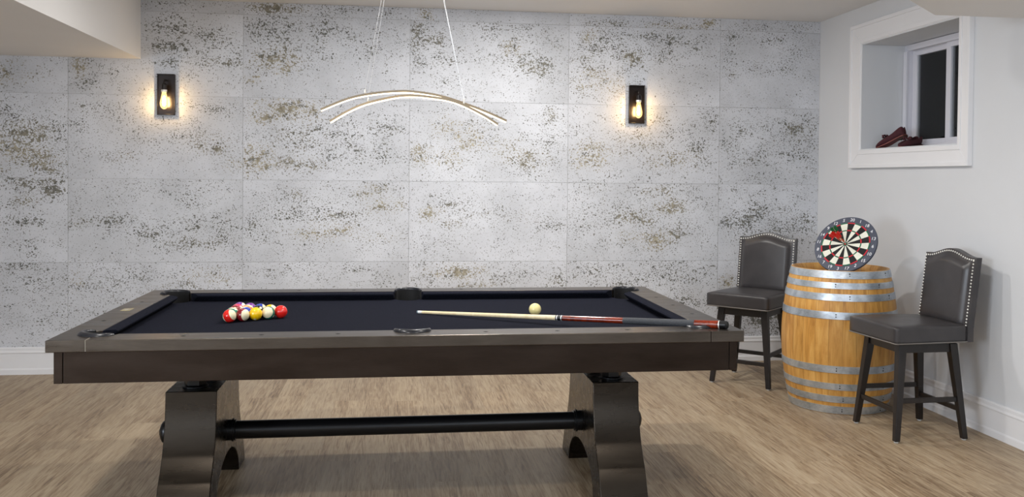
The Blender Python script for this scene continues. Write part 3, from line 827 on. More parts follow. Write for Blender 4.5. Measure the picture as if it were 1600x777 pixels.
def ball(name, mat, loc, zax=None, xax=None):
    b = B()
    bmesh.ops.create_uvsphere(b, u_segments=40, v_segments=24, radius=BR)
    o = obj(name, b, mat, smooth=180)
    if zax is not None:
        z_ = Vector(zax).normalized(); x_ = Vector((.3, 1, -.35)); x_ = (x_ - z_ * x_.dot(z_)).normalized(); y_ = z_.cross(x_)
        Q = Matrix((x_, y_, z_)).transposed().to_quaternion()
    elif xax is not None: Q = Vector(xax).to_track_quat('X', 'Z')
    else: Q = None
    o.location = loc
    if Q: o.rotation_euler = Q.to_euler()
    return o
for r, row in enumerate(rows):
    for i, (c, s, lab, zx, xx) in enumerate(row):
        key = (c, s)
        if key not in mats: mats[key] = mat_ball('pool ball ' + str(len(mats)), c, bool(s))
        o = ball('pool_ball', mats[key], o0 + da * i * BR * 2.004 + db * r * BR * 2.004, zx, xx)
        tag(o, lab, 'pool ball', 'racked pool balls on the black cloth')
cr = lin(240, 226, 158)
tag(ball('cue_ball', mat_ball('cue ball', cr, False, cr), (.640, 4.137, .760 + BR)), 'plain cream cue ball alone on the black cloth behind the cue', 'pool ball')

# ------------------------------------------------------------------ cue
p0 = Vector((.104, 4.241, .7672)); p1 = Vector((1.313, 3.462, .8165))
cue = thing('pool_cue', 'two piece cue with pale shaft and red brown butt lying across the near right corner', 'pool cue', p0)
D = p1 - p0; Lq = D.length; Mq = axis_matrix((0, 0, 0), D)
mshaft = wood('maple shaft', lin(226, 204, 160), lin(240, 222, 184), 30, .3, (1, 1, .05), .02).m
mbutt = wood('red stained butt', lin(84, 26, 12), lin(136, 46, 20), 60, .18, (1, 1, .1), .02).m
mwrap = simple('grey speckled linen wrap', lin(62, 64, 68), .85, 0, 500, .5, .2)
def rad(t): return .0064 + (.0162 - .0064) * t
segs_ = [('tip', 0, .004, simple('leather tip', lin(120, 140, 150), .8), None), ('ferrule', .004, .018, simple('white ferrule', lin(240, 240, 236), .3), 'white ferrule'), ('shaft', .018, .484, mshaft, 'pale maple shaft'),
         ('joint', .484, .5075, M['black'], 'black joint with silver ring'), ('forearm', .5075, .696, mbutt, 'red brown forearm'), ('wrap', .696, .906, mwrap, 'grey linen wrap'),
         ('sleeve', .906, .974, mbutt, 'red brown sleeve'), ('butt_cap', .974, .993, M['black'], 'black butt cap'), ('bumper', .993, 1.0, M['dark'], None)]
# positions along the cue (share of length) corrected for perspective
for nm, t0, t1, m_, lb_ in segs_:
    b = B()
    e = .0004 if nm in ('wrap',) else 0
    lathe(b, [(rad(t0) + e, t0 * Lq), (rad(t1) + e, t1 * Lq)] if nm != 'bumper' else [(rad(t0), t0 * Lq), (rad(t1) - .001, t1 * Lq - .004), (rad(t1) - .005, t1 * Lq)], 24, Mq)
    o = obj(nm, b, m_, cue, smooth=40)
    if lb_: o['label'] = lb_
for t in (.489, .503, .975):
    b = B(); lathe(b, [(rad(t) + .0004, (t - .0012) * Lq), (rad(t) + .0004, (t + .0012) * Lq)], 24, Mq)
    obj('ring', b, M['steelnail'], cue, smooth=40)
# ------------------------------------------------------------------ wall sconces
def light(name, kind, loc, power, color=(1, 1, 1), target=None, rot=None, **k):
    d = bpy.data.lights.new(name, kind)
    d.energy = power; d.color = color
    for a, v in k.items(): setattr(d, a, v)
    o = bpy.data.objects.new(name, d); COL.objects.link(o)
    o.location = loc
    if target is not None:
        o.rotation_euler = (Vector(target) - Vector(loc)).to_track_quat('-Z', 'Y').to_euler()
    if rot is not None: o.rotation_euler = rot
    return o
mplate = simple('satin black sconce plate', lin(30, 24, 22), .26, .5, 30, .1)
WARM = (1.0, .72, .42)
mbulb = mat_bulb_glass()
mfil = emis('bulb filament', (1.0, .76, .46), SCONCE)
def sconce(x, zc, label):
    t = thing('wall_sconce', label, 'wall lamp', (x, YW, zc), 0, 'black wall sconces')
    w, h = .060, .143
    b = B()
    bx(b, -w, w, -.012, 0, -h, h)
    obj('back_plate', b, mplate, t, bevel=.002)
    b = B()
    bx(b, -w, w, -.034, -.012, h - .008, h)
    for s in (-1, 1): bx(b, s * w - (.005 if s > 0 else 0), s * w + (0 if s > 0 else .005), -.022, -.012, -h, h - .01)
    bx(b, -w, w, -.022, -.012, -h, -h + .006)
    obj('hood', b, mplate, t, bevel=.0015)
    y = -.072
    b = B()
    tube(b, [(0, -.012, .098), (0, y + .012, .098), (0, y + .003, .094), (0, y, .084), (0, y, .060)], .006, 12)
    lathe(b, [(.019, .028), (.019, .062), (.012, .070), (.007, .074)], 24, Matrix.Translation((0, y, 0)))
    k = obj('socket', b, mplate, t, smooth=40)
    b = B(); lathe(b, [(.0185, .012), (.0195, .014), (.0195, .027), (.0185, .029)], 24, Matrix.Translation((0, y, 0)))
    obj('socket_ring', b, M['steelnail'], k, smooth=40)
    b = B()
    lathe(b, [(.014, .012), (.0155, 0), (.020, -.022), (.026, -.048), (.0285, -.066), (.0265, -.084), (.019, -.098), (.008, -.106), (0, -.108)], 28, Matrix.Translation((0, y, 0)))
    bl = obj('bulb', b, mbulb, t, smooth=180)
    b = B(); lathe(b, [(0, -.012), (.006, -.018), (.010, -.040), (.0115, -.062), (.0085, -.080), (0, -.086)], 16, Matrix.Translation((0, y, 0)), cap=False)
    obj('filament', b, mfil, bl, smooth=180)
sconce(-1.600, 1.957, 'black wall sconce with a lit filament bulb, left of the curved pendant lamp')
sconce(1.795, 1.957, 'black wall sconce with a lit filament bulb, right of the curved pendant lamp')

# ------------------------------------------------------------------ pendant lamp
pl = thing('pendant_lamp', 'two thin curved glowing light bars hanging on fine wires above the pool table', 'pendant lamp', (.07, 4.15, HC))
mbar = simple('champagne metal bar', lin(150, 136, 114), .4, .4)
mled = emis('warm white led strip', (1.0, .80, .54), LED)
def bar_path(pts, n=48):
    # smooth through the given points (Catmull-Rom)
    P = [Vector(p) for p in pts]
    P = [P[0] * 2 - P[1]] + P + [P[-1] * 2 - P[-2]]
    out = []
    for i in range(1, len(P) - 2):
        for k in range(8):
            t = k / 8
            a, b_, c, d = P[i - 1], P[i], P[i + 1], P[i + 2]
            out.append(.5 * ((2 * b_) + (c - a) * t + (2 * a - 5 * b_ + 4 * c - d) * t * t + (3 * b_ - a - 3 * c + d) * t ** 3))
    out.append(P[-2])
    return out
def sweep(b, path, w, z0, z1):
    rings = []
    n = len(path)
    for i, p in enumerate(path):
        t = (path[min(i + 1, n - 1)] - path[max(i - 1, 0)]).normalized()
        s = t.cross(Vector((0, 0, 1))).normalized(); u = s.cross(t).normalized()
        rings.append([b.verts.new(p + s * a + u * c) for a, c in ((-w, z0), (w, z0), (w, z1), (-w, z1))])
    for p, q in zip(rings, rings[1:]):
        for i in range(4): b.faces.new((p[i], q[i], q[(i + 1) % 4], p[(i + 1) % 4]))
    b.faces.new(rings[0]); b.faces.new(rings[-1][::-1])
def lerpy(rowa, rowb):
    out = []
    n = len(rowa)
    for k, (p, q) in enumerate(zip(rowa, rowb)):
        t = (q[0] - (-.34)) / .85
        out.append((p, q, t))
    return out
A41 = [(-.328, 1.684), (-.207, 1.735), (-.096, 1.760), (.016, 1.772), (.087, 1.770), (.193, 1.755), (.302, 1.723), (.403, 1.687), (.493, 1.648)]
A42 = [(-.336, 1.691), (-.213, 1.743), (-.098, 1.769), (.017, 1.781), (.089, 1.779), (.197, 1.764), (.309, 1.731), (.413, 1.694), (.505, 1.655)]
B41 = [(-.287, 1.633), (-.207, 1.681), (-.124, 1.717), (-.0, 1.748), (.073, 1.754), (.132, 1.751), (.230, 1.738), (.302, 1.715), (.389, 1.673), (.455, 1.633)]
B42 = [(-.294, 1.639), (-.212, 1.688), (-.127, 1.725), (-.0, 1.756), (.075, 1.762), (.135, 1.759), (.236, 1.747), (.309, 1.723), (.399, 1.679), (.466, 1.639)]
def blend(a, c, f):
    out = []
    for p, q in zip(a, c):
        s = f((p[0] + .34) / .85)          # 0 -> y 4.1, 1 -> y 4.2
        out.append((p[0] + (q[0] - p[0]) * s - .07, -.05 + .1 * s, p[1] + (q[1] - p[1]) * s - HC))
    return out
pa = bar_path(blend(A41, A42, lambda t: .1 + .9 * t))
pb = bar_path(blend(B41, B42, lambda t: 1 - .9 * t))
for path, lb_ in ((pa, 'upper curved bar'), (pb, 'lower curved bar')):
    b = B(); sweep(b, path, .0080, -.002, .008)
    lb = obj('light_bar', b, mbar, pl, smooth=30); lb['label'] = lb_
    b = B(); sweep(b, path, .0078, -.0065, -.0018)
    obj('diffuser', b, mled, lb, smooth=30)
b = B(); bx(b, -.16, .16, -.035, .035, -.028, 0); obj('ceiling_canopy', b, simple('white canopy', lin(220, 218, 214), .4), pl, bevel=.004)
mwire = simple('clear steel wire', lin(225, 225, 225), .3, .3)
def near(path, x):
    return min(path, key=lambda p: abs(p.x - x))
for path, x, tx in ((pa, -.140, .004), (pb, -.128, .008), (pa, .306, .122), (pb, .300, .128)):
    q = near(path, x - .07)
    b = B()
    tube(b, [q + Vector((0, 0, .024)), Vector((tx - .07, q.y * .4, -.028))], .0008, 6)
    w_ = obj('hanging_wire', b, mwire, pl)
    b = B(); lathe(b, [(.0035, .010), (.0045, .012), (.0045, .022), (.0015, .028)], 12, Matrix.Translation(q))
    obj('wire_grip', b, M['steelnail'], w_, smooth=40)

# ------------------------------------------------------------------ wine barrel
H = .858
RE, RM = .290, .346
def prad(z):
    t = (z - H / 2) / (H / 2)
    return RM - (RM - RE) * (abs(t) ** 1.9)
br = thing('wine_barrel', 'upright honey oak wine barrel with eight galvanised hoops between the two stools', 'barrel', (2.755, 5.36, 0))
b = B()
n = 40
pr = [(prad(H * k / n), H * k / n) for k in range(n + 1)]
inner = [(RE - .010, H), (RE - .024, H - .022), (RE - .026, H - .045)]
innb = [(RE - .012, 0), (RE - .026, .03)]
lathe(b, innb[::-1] + pr + inner, 81, cap=False)
obj('staves', b, M['oak'], br, smooth=50)
b = B(); lathe(b, [(0, H - .06), (RE - .025, H - .06), (RE - .025, H - .040), (0, H - .040)], 64, cap=False)
obj('barrel_head', b, M['oakin'], br)
mriv = simple('dark rivet', lin(60, 62, 66), .5, .5)
for z0, z1 in ((.813, .856), (.753, .789), (.682, .723), (.574, .617), (.254, .297), (.151, .191), (.073, .114), (.003, .050)):
    b = B()
    o_ = .0035
    ks = [z0 + (z1 - z0) * k / 4 for k in range(5)]
    lathe(b, [(prad(z) + o_, z) for z in ks] + [(prad(z1) - .001, z1), (prad(z0) - .001, z0)], 96, close=True)
    hp = obj('hoop', b, M['galv'], br, smooth=30)
    zc = (z0 + z1) / 2
    for a0_ in (-1.12, -1.98):
        a_ = a0_ + .35 * math.sin(z0 * 40) * .4
        for s in (-.007, .007):
            r_ = prad(zc) + o_
            p = Vector((r_ * math.cos(a_), r_ * math.sin(a_), zc + s))
            Mx = axis_matrix(p, p + Vector((math.cos(a_), math.sin(a_), 0)))
            b = B(); lathe(b, [(.0042, -.001), (.0036, .0015), (0, .0022)], 10, Mx)
            obj('rivet', b, mriv, hp)

# ------------------------------------------------------------------ dartboard
Wc = lambda r, u, a: (Rv * r + Uv * u - Bv * a)
# view frame at the board: away direction and right direction
cpos = Vector((2.735, 5.255, 1.012))
aw = (cpos - Vector((0, 0, 1.392))).normalized()
up_ = (Vector((0, 0, 1)) - aw * aw.z).normalized()
rt_ = aw.cross(up_).normalized()
e1 = (rt_ * .237 + up_ * .880 + aw * .411).normalized()
e2 = (rt_ * .910 - up_ * .054 - aw * .411)
e2 = (e2 - e1 * e2.dot(e1)).normalized()
nn = e2.cross(e1).normalized()      # check it faces the camera
if nn.dot(aw) > 0: nn = -nn
BRD = .193
Mb = Matrix.Identity(4)
e2 = e1.cross(nn).normalized() if e1.cross(nn).dot(e2) > 0 else nn.cross(e1).normalized()
for j in range(3): Mb[j][0] = e2[j]; Mb[j][1] = e1[j]; Mb[j][2] = nn[j]
low = cpos.z - BRD * math.sqrt(max(0, 1 - nn.z ** 2)) - .012 * abs(nn.z)
cpos.z += (H - .040 + .0015) - low
cpos.z += .016   # held just above the barrel head by the easel hooks
Mb.translation = cpos
db_ = thing('dartboard', 'round dartboard with white numbers on a slate blue rim, leaning on top of the barrel', 'dartboard')
db_.matrix_world = Mb
msl = simple('slate blue number ring', lin(62, 68, 84), .55)
mbk = simple('black felt sector', lin(18, 18, 20), .8)
mwh = simple('cream felt sector', lin(226, 226, 212), .8)
mrd = simple('red scoring ring', lin(190, 24, 44), .7)
mgn = simple('green scoring ring', lin(20, 96, 66), .7)
b = B(); lathe(b, [(0, -.016), (BRD - .003, -.016), (BRD, -.013), (BRD, -.002), (BRD - .002, 0), (0, 0)], 96, cap=False)
obj('rim', b, msl, db_, smooth=40)
b = B()
rs = [0.030, .475, .515, .745, .785]
for k in range(20):
    a0_, a1_ = math.radians(90 - k * 18 + 9), math.radians(90 - k * 18 - 9)
    dark_ = (k % 2 == 0)
    for q in range(4):
        mi = (0 if dark_ else 1) if q in (0, 2) else (2 if dark_ else 3)
        m_ = 4
        inn_ = [(rs[q] * BRD * math.cos(a0_ + (a1_ - a0_) * t / m_), rs[q] * BRD * math.sin(a0_ + (a1_ - a0_) * t / m_)) for t in range(m_ + 1)]
        out_ = [(rs[q + 1] * BRD * math.cos(a0_ + (a1_ - a0_) * t / m_), rs[q + 1] * BRD * math.sin(a0_ + (a1_ - a0_) * t / m_)) for t in range(m_ + 1)]
        zt = .0015 if q in (0, 2) else .0018
        for t in range(m_):
            f = b.faces.new([b.verts.new((*p, zt)) for p in (inn_[t], inn_[t + 1], out_[t + 1], out_[t])]); f.material_index = mi
lathe(b, [(.785 * BRD, 0), (.785 * BRD, .0015), (.780 * BRD, .0018)], 80, cap=False)
obj('scoring_face', b, [mbk, mwh, mrd, mgn], db_)
b = B(); lathe(b, [(.034 * BRD * 2, .001), (.034 * BRD * 2, .003), (0, .003)], 32, mi=1); lathe(b, [(.016 * BRD * 2, .002), (.016 * BRD * 2, .0038), (0, .0038)], 32)
obj('bullseye', b, [mrd, mgn], db_)
mnum = simple('white numerals', lin(236, 236, 240), .6)
nums = [20, 1, 18, 4, 13, 6, 10, 15, 2, 17, 3, 19, 7, 16, 8, 11, 14, 9, 12, 5]
b = B()
for k, nu in enumerate(nums):
    cu = bpy.data.curves.new('digits', 'FONT')
    cu.body = str(nu); cu.size = .029; cu.align_x = 'CENTER'; cu.align_y = 'CENTER'; cu.extrude = .0006; cu.offset = 0.0
    to = bpy.data.objects.new('digits', cu)
    COL.objects.link(to)
    bpy.context.view_layer.update()
    me = bpy.data.meshes.new_from_object(to)
    a_ = math.radians(90 - k * 18)
    th = a_ - PI / 2
    up2 = 0 # digits upright along the rim, flipped on the lower half
    if math.sin(a_) < -.05: th += PI
    Mt = Matrix.Translation((.885 * BRD * math.cos(a_), .885 * BRD * math.sin(a_), .0012)) @ Matrix.Rotation(th * .25 if False else 0.0, 4, 'Z')
    me.transform(Mt)
    b = B(); b.from_mesh(me)
    bpy.data.objects.remove(to); bpy.data.meshes.remove(me); bpy.data.curves.remove(cu)
    obj('numeral', b, mnum, db_)
# darts
def dart(px, py, dx, dy, spin, label, fcol, bcol):
    t = thing('dart', label, 'dart', (0, 0, 0), 0, 'darts in the dartboard')
    Md = Mb @ Matrix.Translation((px, py, .003)) @ axis_matrix((0, 0, 0), (dx, dy, 1)) @ Matrix.Rotation(spin, 4, 'Z')
    t.matrix_world = Md
    b = B(); lathe(b, [(.0009, -.003), (.0012, .016), (.0012, .022)], 10); obj('point', b, M['steelnail'], t, smooth=40)
    b = B(); lathe(b, [(.0022, .018), (.0045, .022), (.0045, .052), (.0034, .055), (.0028, .086)], 14); obj('barrel', b, bcol, t, smooth=40)
    b = B()
    for k in range(4):
        a_ = k * PI / 2
        c_, s_ = math.cos(a_), math.sin(a_)
        ol = [(.002, .072), (.020, .086), (.021, .112), (.012, .120), (.002, .116)]
        prism(b, ol, lambda p: (p[0] * c_ - .0004 * s_, p[0] * s_ + .0004 * c_, p[1]), lambda p: (p[0] * c_ + .0004 * s_, p[0] * s_ - .0004 * c_, p[1]))
    obj('flight', b, fcol, t)
fr = simple('red flight', lin(226, 40, 30), .5); fg = simple('green flight', lin(24, 110, 62), .5); ob_ = simple('orange barrel', lin(206, 88, 44), .4)
dart(.004, .002, -.16, .06, .3, 'red dart stuck in the bullseye, its flight highest of the red ones', fr, ob_)
dart(-.016, .010, -.34, -.02, .8, 'red dart just left of the bullseye with its flight lowest', fr, ob_)
dart(-.030, .020, -.20, .30, .1, 'dart with green flight above and left of the bullseye', fg, ob_)
# wire easel behind the board
es = thing('wire_easel', 'small bent wire stand on the barrel top holding up the dartboard', 'stand', (0, 0, 0))
ml = Mb.inverted()
zt = H - .040
def onboard(x, y, z): return Mb @ Vector((x, y, z))
bk1, bk2 = onboard(-.045, .03, -.0185), onboard(.045, .03, -.0185)
hz = Vector((-nn.x, -nn.y, 0)).normalized()
lo1, lo2 = onboard(-.05, -.13, -.0185), onboard(.05, -.13, -.0185)
b = B()
for s, (u_, l_) in {1: (bk1, lo1), 2: (bk2, lo2)}.items():
    foot = Vector((l_.x, l_.y, zt + .003)) 
    dirv = (l_ - u_).normalized()
    f1 = l_ + dirv * ((l_.z - zt - .003) / -dirv.z) if dirv.z < 0 else foot
    tube(b, [u_, f1], .002, 8)
    fb = Vector((u_.x, u_.y, zt + .003)) + hz * .10
    tube(b, [u_, fb], .002, 8)
    tube(b, [fb, f1], .002, 8)
tube(b, [bk1, bk2], .002, 8)
for l_, x_ in ((lo1, -.05), (lo2, .05)):
    yb_ = -math.sqrt(BRD ** 2 - x_ ** 2) - .0026
    tube(b, [l_, onboard(x_, yb_, -.0185), onboard(x_, yb_, .004), onboard(x_, yb_ + .006, .006)], .002, 8)
obj('wire', b, M['steelnail'], es, smooth=60)
sidew = Vector((1.0, -.35, 0)).normalized()

# ------------------------------------------------------------------ bar stools
def rounded_box(b, x0, x1, y0, y1, z0, z1, r, crown=0, n=14):
    """soft cushion: box with rounded edges and crowned top"""
    bm2 = bmesh.new()
    bx(bm2, x0, x1, y0, y1, z0, z1)
    bmesh.ops.subdivide_edges(bm2, edges=bm2.edges[:], cuts=n, use_grid_fill=True)
    cx_, cy_ = (x0 + x1) / 2, (y0 + y1) / 2
    for v in bm2.verts:
        x, y, z = v.co
        q = Vector((min(max(x, x0 + r), x1 - r), min(max(y, y0 + r), y1 - r), min(max(z, z0 + r), z1 - r)))
        d = v.co - q
        if d.length > 1e-9:
            m = max(abs(d.x), abs(d.y), abs(d.z))
            v.co = q + d.normalized() * r
        if z > (z0 + z1) / 2:
            fx = 1 - ((v.co.x - cx_) / ((x1 - x0) / 2)) ** 2
            fy = 1 - ((v.co.y - cy_) / ((y1 - y0) / 2)) ** 2
            v.co.z += crown * max(0, fx) ** .6 * max(0, fy) ** .6 * ((z - z0) / (z1 - z0))
    me = bpy.data.meshes.new('tmp'); bm2.to_mesh(me); bm2.free(); b.from_mesh(me); bpy.data.meshes.remove(me)

def make_stool(label, loc, rz, seat_turn):
    t = thing('bar_stool', label, 'bar stool', loc, rz, 'bar stools at the barrel')
    ft, fb = .150, .200
    zt_ = .520
    for sx, sy in ((-1, -1), (1, -1), (1, 1), (-1, 1)):
        b = B()
        beam(b, (sx * fb, sy * fb, .008), (sx * ft, sy * ft, zt_), .030, .030, up=(0, 1, 0), w2=.046, h2=.046)
        for v in b.verts:
            if v.co.z < .05: v.co.z = .008
            elif v.co.z > zt_ - .05: v.co.z = zt_
        lg = obj('leg', b, M['espresso'], t, bevel=.003)
        b = B(); lathe(b, [(.010, 0), (.0125, .002), (.0125, .007), (.010, .0085)], 16, Matrix.Translation((sx * fb, sy * fb, 0)))
        g_ = obj('glide', b, M['glide'], lg, smooth=40); g_['label'] = 'clear round foot glide'
    b = B()
    for k in range(4):
        a_ = k * PI / 2
        Mx = Matrix.Rotation(a_, 4, 'Z')
        bx(b, -ft - .01, ft + .01, -ft - .016, -ft + .010, zt_ - .048, zt_ + .004, M=Mx)
    bx(b, -ft - .012, ft + .012, -ft - .012, ft + .012, zt_ - .006, zt_ + .006)
    obj('apron', b, M['espresso'], t, bevel=.002)
    def lerp(z): 
        s = (z - .008) / (zt_ - .008)
        return fb + (ft - fb) * s
    for k, z in ((0, .150), (1, .205), (2, .150), (3, .205)):
        e = lerp(z)
        Mx = Matrix.Rotation(k * PI / 2, 4, 'Z')
        b = B(); bx(b, -e + .008, e - .008, -e - .008, -e + .010, z, z + .026, M=Mx)
        obj('stretcher', b, M['espresso'], t, bevel=.002)
    # swivel seat
    S = Matrix.Rotation(seat_turn, 4, 'Z')
    b = B()
    lathe(b, [(.10, zt_ + .006), (.10, .532)], 32)
    obj('swivel_plate', b, M['black'], t)
    w = .212
    yf, yb = -.240, .205
    b = B()
    rounded_box(b, -w, w, yf, yb, .530, .622, .014, .014)
    for v in b.verts:
        k_ = 1.06 - .06 * (v.co.y - yf) / (yb - yf)
        v.co.x *= k_
        v.co = S @ v.co
    st = obj('seat', b, M['leather'], t, smooth=180)
    b = B()
    loop = []
    rr = .016
    for cx_, cy_, a0_ in ((w * 1.06 - rr, yf + rr, -90), (w - rr, yb - rr, 0), (-w + rr, yb - rr, 90), (-w * 1.06 + rr, yf + rr, 180)):
        for k in range(5):
            a_ = math.radians(a0_ + 90 * k / 4)
            loop.append(S @ Vector((cx_ + (rr + .001) * math.cos(a_), cy_ + (rr + .001) * math.sin(a_), .5335)))
    loop.append(loop[0])
    tube(b, loop, .0038, 8, cap=False)
    pp = obj('piping', b, simple('piping leather', lin(110, 106, 102), .3) if 'piping leather' not in bpy.data.materials else bpy.data.materials['piping leather'], st, smooth=60)
    # corner seams on the seat front
    # backrest
    zb, zs, zp = .530, .985, 1.022
    wb = .212
    def topz(u):           # u in -1..1, camel back
        a_ = abs(u)
        return zs + (zp - zs) * (1 if a_ < 0 else .5 + .5 * math.cos(PI * min(1, a_ / .86)) if a_ < .86 else 0)
    def lean(z): return max(0, (z - .60)) * .118
    NU, NV = 32, 26
    def front_pt(i, j, off):
        u = -1 + 2 * i / NU
        z = zb + (topz(u) - zb) * j / NV
        return u, z
    b = B()
    y_front, y_back = .196, .240
    gf, gb = [], []
    for i in range(NU + 1):
        rf, rb_ = [], []
        for j in range(NV + 1):
            u, z = front_pt(i, j, 0)
            x = u * wb
            # inset from the border
            ex = (1 - abs(u)) * wb
            ez = topz(u) - z
            e = min(ex, ez)
            bul = 0
            if z > .60:
                s = min(1, max(0, (e - .026) / .030)); s = s * s * (3 - 2 * s)
                zz = min(1, (z - .60) / .03)
                bul = .020 * s * zz + .014 * s * max(0, 1 - u * u) * zz
            rnd = max(0, 1 - e / .008) ** 2 * .006
            rf.append(b.verts.new(S @ Vector((x, y_front - bul + rnd + lean(z), z))))
            rb_.append(b.verts.new(S @ Vector((x, y_back - rnd * .6 + lean(z), z))))
        gf.append(rf); gb.append(rb_)
    for i in range(NU):
        for j in range(NV):
            b.faces.new((gf[i][j], gf[i + 1][j], gf[i + 1][j + 1], gf[i][j + 1]))
            b.faces.new((gb[i][j], gb[i][j + 1], gb[i + 1][j + 1], gb[i + 1][j]))
    for j in range(NV):
        b.faces.new((gf[0][j], gf[0][j + 1], gb[0][j + 1], gb[0][j])); b.faces.new((gf[NU][j], gb[NU][j], gb[NU][j + 1], gf[NU][j + 1]))
    for i in range(NU):
        b.faces.new((gf[i][NV], gf[i + 1][NV], gb[i + 1][NV], gb[i][NV])); b.faces.new((gf[i][0], gb[i][0], gb[i + 1][0], gf[i + 1][0]))
    bk = obj('backrest', b, M['leather'], t, smooth=60)
    b = B()
    sp = .0175
    pts = []
    e_ = .013
    z = .618
    while z < topz(1) - e_ - .004:
        pts.append((-wb + e_, z)); pts.append((wb - e_, z)); z += sp
    u = -wb + e_
    while u <= wb - e_ + .001:
        pts.append((u, topz(u / wb) - e_)); u += (2 * wb - 2 * e_) / 23
    for x, z in pts:
        p = S @ Vector((x, y_front + lean(z) + .0004, z))
        q = S @ Vector((x, y_front + lean(z) - 1, z + .118))
        lathe(b, [(.0054, -.001), (.0050, .0018), (.0030, .0034), (0, .0042)], 8, axis_matrix(p, q))
    nh = obj('nailhead_trim', b, M['steelnail'], bk, smooth=180); nh['label'] = 'row of polished silver nailheads'
    return t
make_stool('charcoal leather nailhead bar stool on the right, in front of the barrel', (2.845, 4.715, 0), math.radians(-88), math.radians(2))
make_stool('charcoal leather nailhead bar stool on the left, between pool table and barrel', (2.450, 6.02, 0), math.radians(-43), math.radians(-4))

# ------------------------------------------------------------------ shoes on the window sill
msh = simple('burgundy suede', lin(66, 24, 32), .85, 0, 60, .2, .15)
msl2 = simple('reddish brown sole', lin(122, 62, 56), .6)
mins = simple('dark insole', lin(56, 34, 26), .8)
def make_shoe(label, M4):
    t = thing('shoe', label, 'shoe', (0, 0, 0), 0, 'pair of burgundy shoes')
    t.matrix_world = M4
    Ls = .245
    # station: s, half width, top height, base lift, opening half-angle (deg)
    st = [(0, .008, .066, .022, 56), (.02, .026, .078, .020, 58), (.10, .032, .074, .018, 58), (.25, .032, .062, .015, 58), (.42, .033, .050, .010, 52), (.55, .037, .050, .006, 34), (.62, .040, .048, .004, 3), (.72, .042, .042, .003, 2), (.84, .038, .032, .003, 2), (.94, .024, .022, .004, 2), (1.0, .005, .012, .006, 2)]
    b = B()
    rings = []
    n = 22
    for s, w, h, z0, op in st:
        x = s * Ls
        ring = []
        for k in range(n + 1):
            a_ = math.radians(90 + op) + math.radians(360 - 2 * op) * k / n
            cx_, sz_ = math.cos(a_), math.sin(a_)
            y = w * (abs(cx_) ** .85) * (1 if cx_ > 0 else -1)
            zc = z0 + (h) * .5
            z = zc + h * .5 * (abs(sz_) ** .8) * (1 if sz_ > 0 else -1)
            if op > 20: z = max(z, z0) 
            ring.append(b.verts.new((x, y, z)))
        rings.append(ring)
    for p, q in zip(rings, rings[1:]):
        for k in range(n): b.faces.new((p[k], p[k + 1], q[k + 1], q[k]))
    b.faces.new(rings[-1])
    up1 = obj('upper', b, msh, t, smooth=70)
    so = up1.modifiers.new('thickness', 'SOLIDIFY'); so.thickness = .0025
    sub = up1.modifiers.new('smooth', 'SUBSURF'); sub.levels = 1; sub.render_levels = 2
    b = B()
    ol = [(s * Ls, w + .002) for s, w, h, z0, op in st] + [(s * Ls, -w - .002) for s, w, h, z0, op in st[::-1]]
    def base(x):
        s = x / Ls
        for (s0, _, _, a_, _), (s1, _, _, c_, _) in zip(st, st[1:]):
            if s0 <= s <= s1 + 1e-6: return a_ + (c_ - a_) * (s - s0) / (s1 - s0)
        return st[-1][3]
    prism(b, ol, lambda p: (p[0], p[1], base(p[0]) - .005), lambda p: (p[0], p[1], base(p[0]) + .001))
    obj('sole', b, msl2, t)
    b = B()
    hl = [(.0, .022), (.02, .026), (.055, .028), (.055, -.028), (.02, -.026), (0, -.022)]
    prism(b, hl, lambda p: (p[0] + .004, p[1] * .9, 0), lambda p: (p[0], p[1], .0165))
    obj('heel', b, mins, t, bevel=.002)
    b = B(); prism(b, [(x, y * .86) for x, y in ol if x < .62 * Ls], lambda p: (p[0] + .003, p[1], base(p[0]) + .003), lambda p: (p[0] + .003, p[1], base(p[0]) + .005))
    obj('insole', b, mins, t)
    b = B()
    for s in (-1, 1):
        tube(b, [(.150, 0, .056), (.146, s * .012, .068), (.152, s * .026, .066), (.158, s * .024, .054), (.152, s * .008, .054)], [.004, .007, .009, .007, .004], 8)
    lathe(b, [(0, -.005), (.005, -.003), (.005, .003), (0, .005)], 10, Matrix.Translation((.152, 0, .057)), cap=False)
    obj('bow', b, msh, t, smooth=180)
    return t
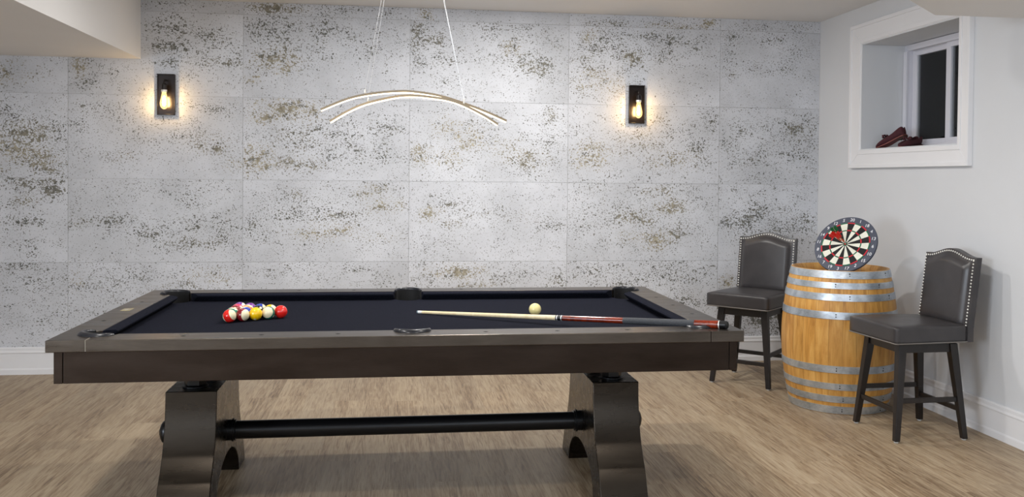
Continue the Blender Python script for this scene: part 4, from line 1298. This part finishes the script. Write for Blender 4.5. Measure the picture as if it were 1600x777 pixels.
def shoe_matrix(heel, toe, roll=0):
    heel, toe = Vector(heel), Vector(toe)
    x = (toe - heel).normalized()
    z = Vector((0, 0, 1)); z = (z - x * x.z).normalized(); y = z.cross(x)
    R_ = Matrix.Identity(4)
    for j in range(3): R_[j][0] = x[j]; R_[j][1] = y[j]; R_[j][2] = z[j]
    R_.translation = heel
    return R_ @ Matrix.Rotation(roll, 4, 'X')
SILL = WZ0 + .008
make_shoe('burgundy shoe tilted up with its heel resting on the other shoe', shoe_matrix((3.43, 5.765, SILL + .074), (3.335, 5.965, SILL + .002)))
make_shoe('burgundy shoe lying flat on the window sill under the other shoe', shoe_matrix((3.535, 5.78, SILL + .005), (3.335, 5.672, SILL + .003)))

# ------------------------------------------------------------------ light
w = bpy.data.worlds.new('night'); sc.world = w; w.use_nodes = True
w.node_tree.nodes['Background'].inputs[0].default_value = (.035, .037, .042, 1)
w.node_tree.nodes['Background'].inputs[1].default_value = 1.0
FILL_TINT = (.80, .89, 1.0); POT = (1.0, .97, .93)  # cool tint of the added fills, tint of the ceiling spots
light('fill_left', 'AREA', (-2.3, YF + .02, 1.5), P_FILL_L, FILL_TINT, rot=(PI / 2 + .25, 0, 0), shape='RECTANGLE', size=2.1, size_y=1.3)  # unseen fill light added behind the camera
light('fill_side', 'AREA', (XL + .02, -.4, 1.45), P_SIDE, FILL_TINT, rot=(PI / 2 + .1, 0, -PI / 2), shape='RECTANGLE', size=2.2, size_y=1.2)  # unseen fill added at the left wall, brightens the right wall
light('fill_right', 'AREA', (1.3, YF + .02, 1.5), P_FILL_R, FILL_TINT, rot=(PI / 2 + .25, 0, 0), shape='RECTANGLE', size=2.1, size_y=1.3)  # second fill light added out of view behind the camera
for x, y, k in POTS:
    light('ceiling_spot', 'AREA', (x, y, HC - .004), P_POT * k, POT, rot=(0, 0, 0), shape='DISK', size=.12)
sc.view_settings.view_transform = 'Standard'
sc.view_settings.look = 'None'
sc.view_settings.gamma = 1
sc.view_settings.use_curve_mapping = False
sc.view_settings.exposure = EXPO
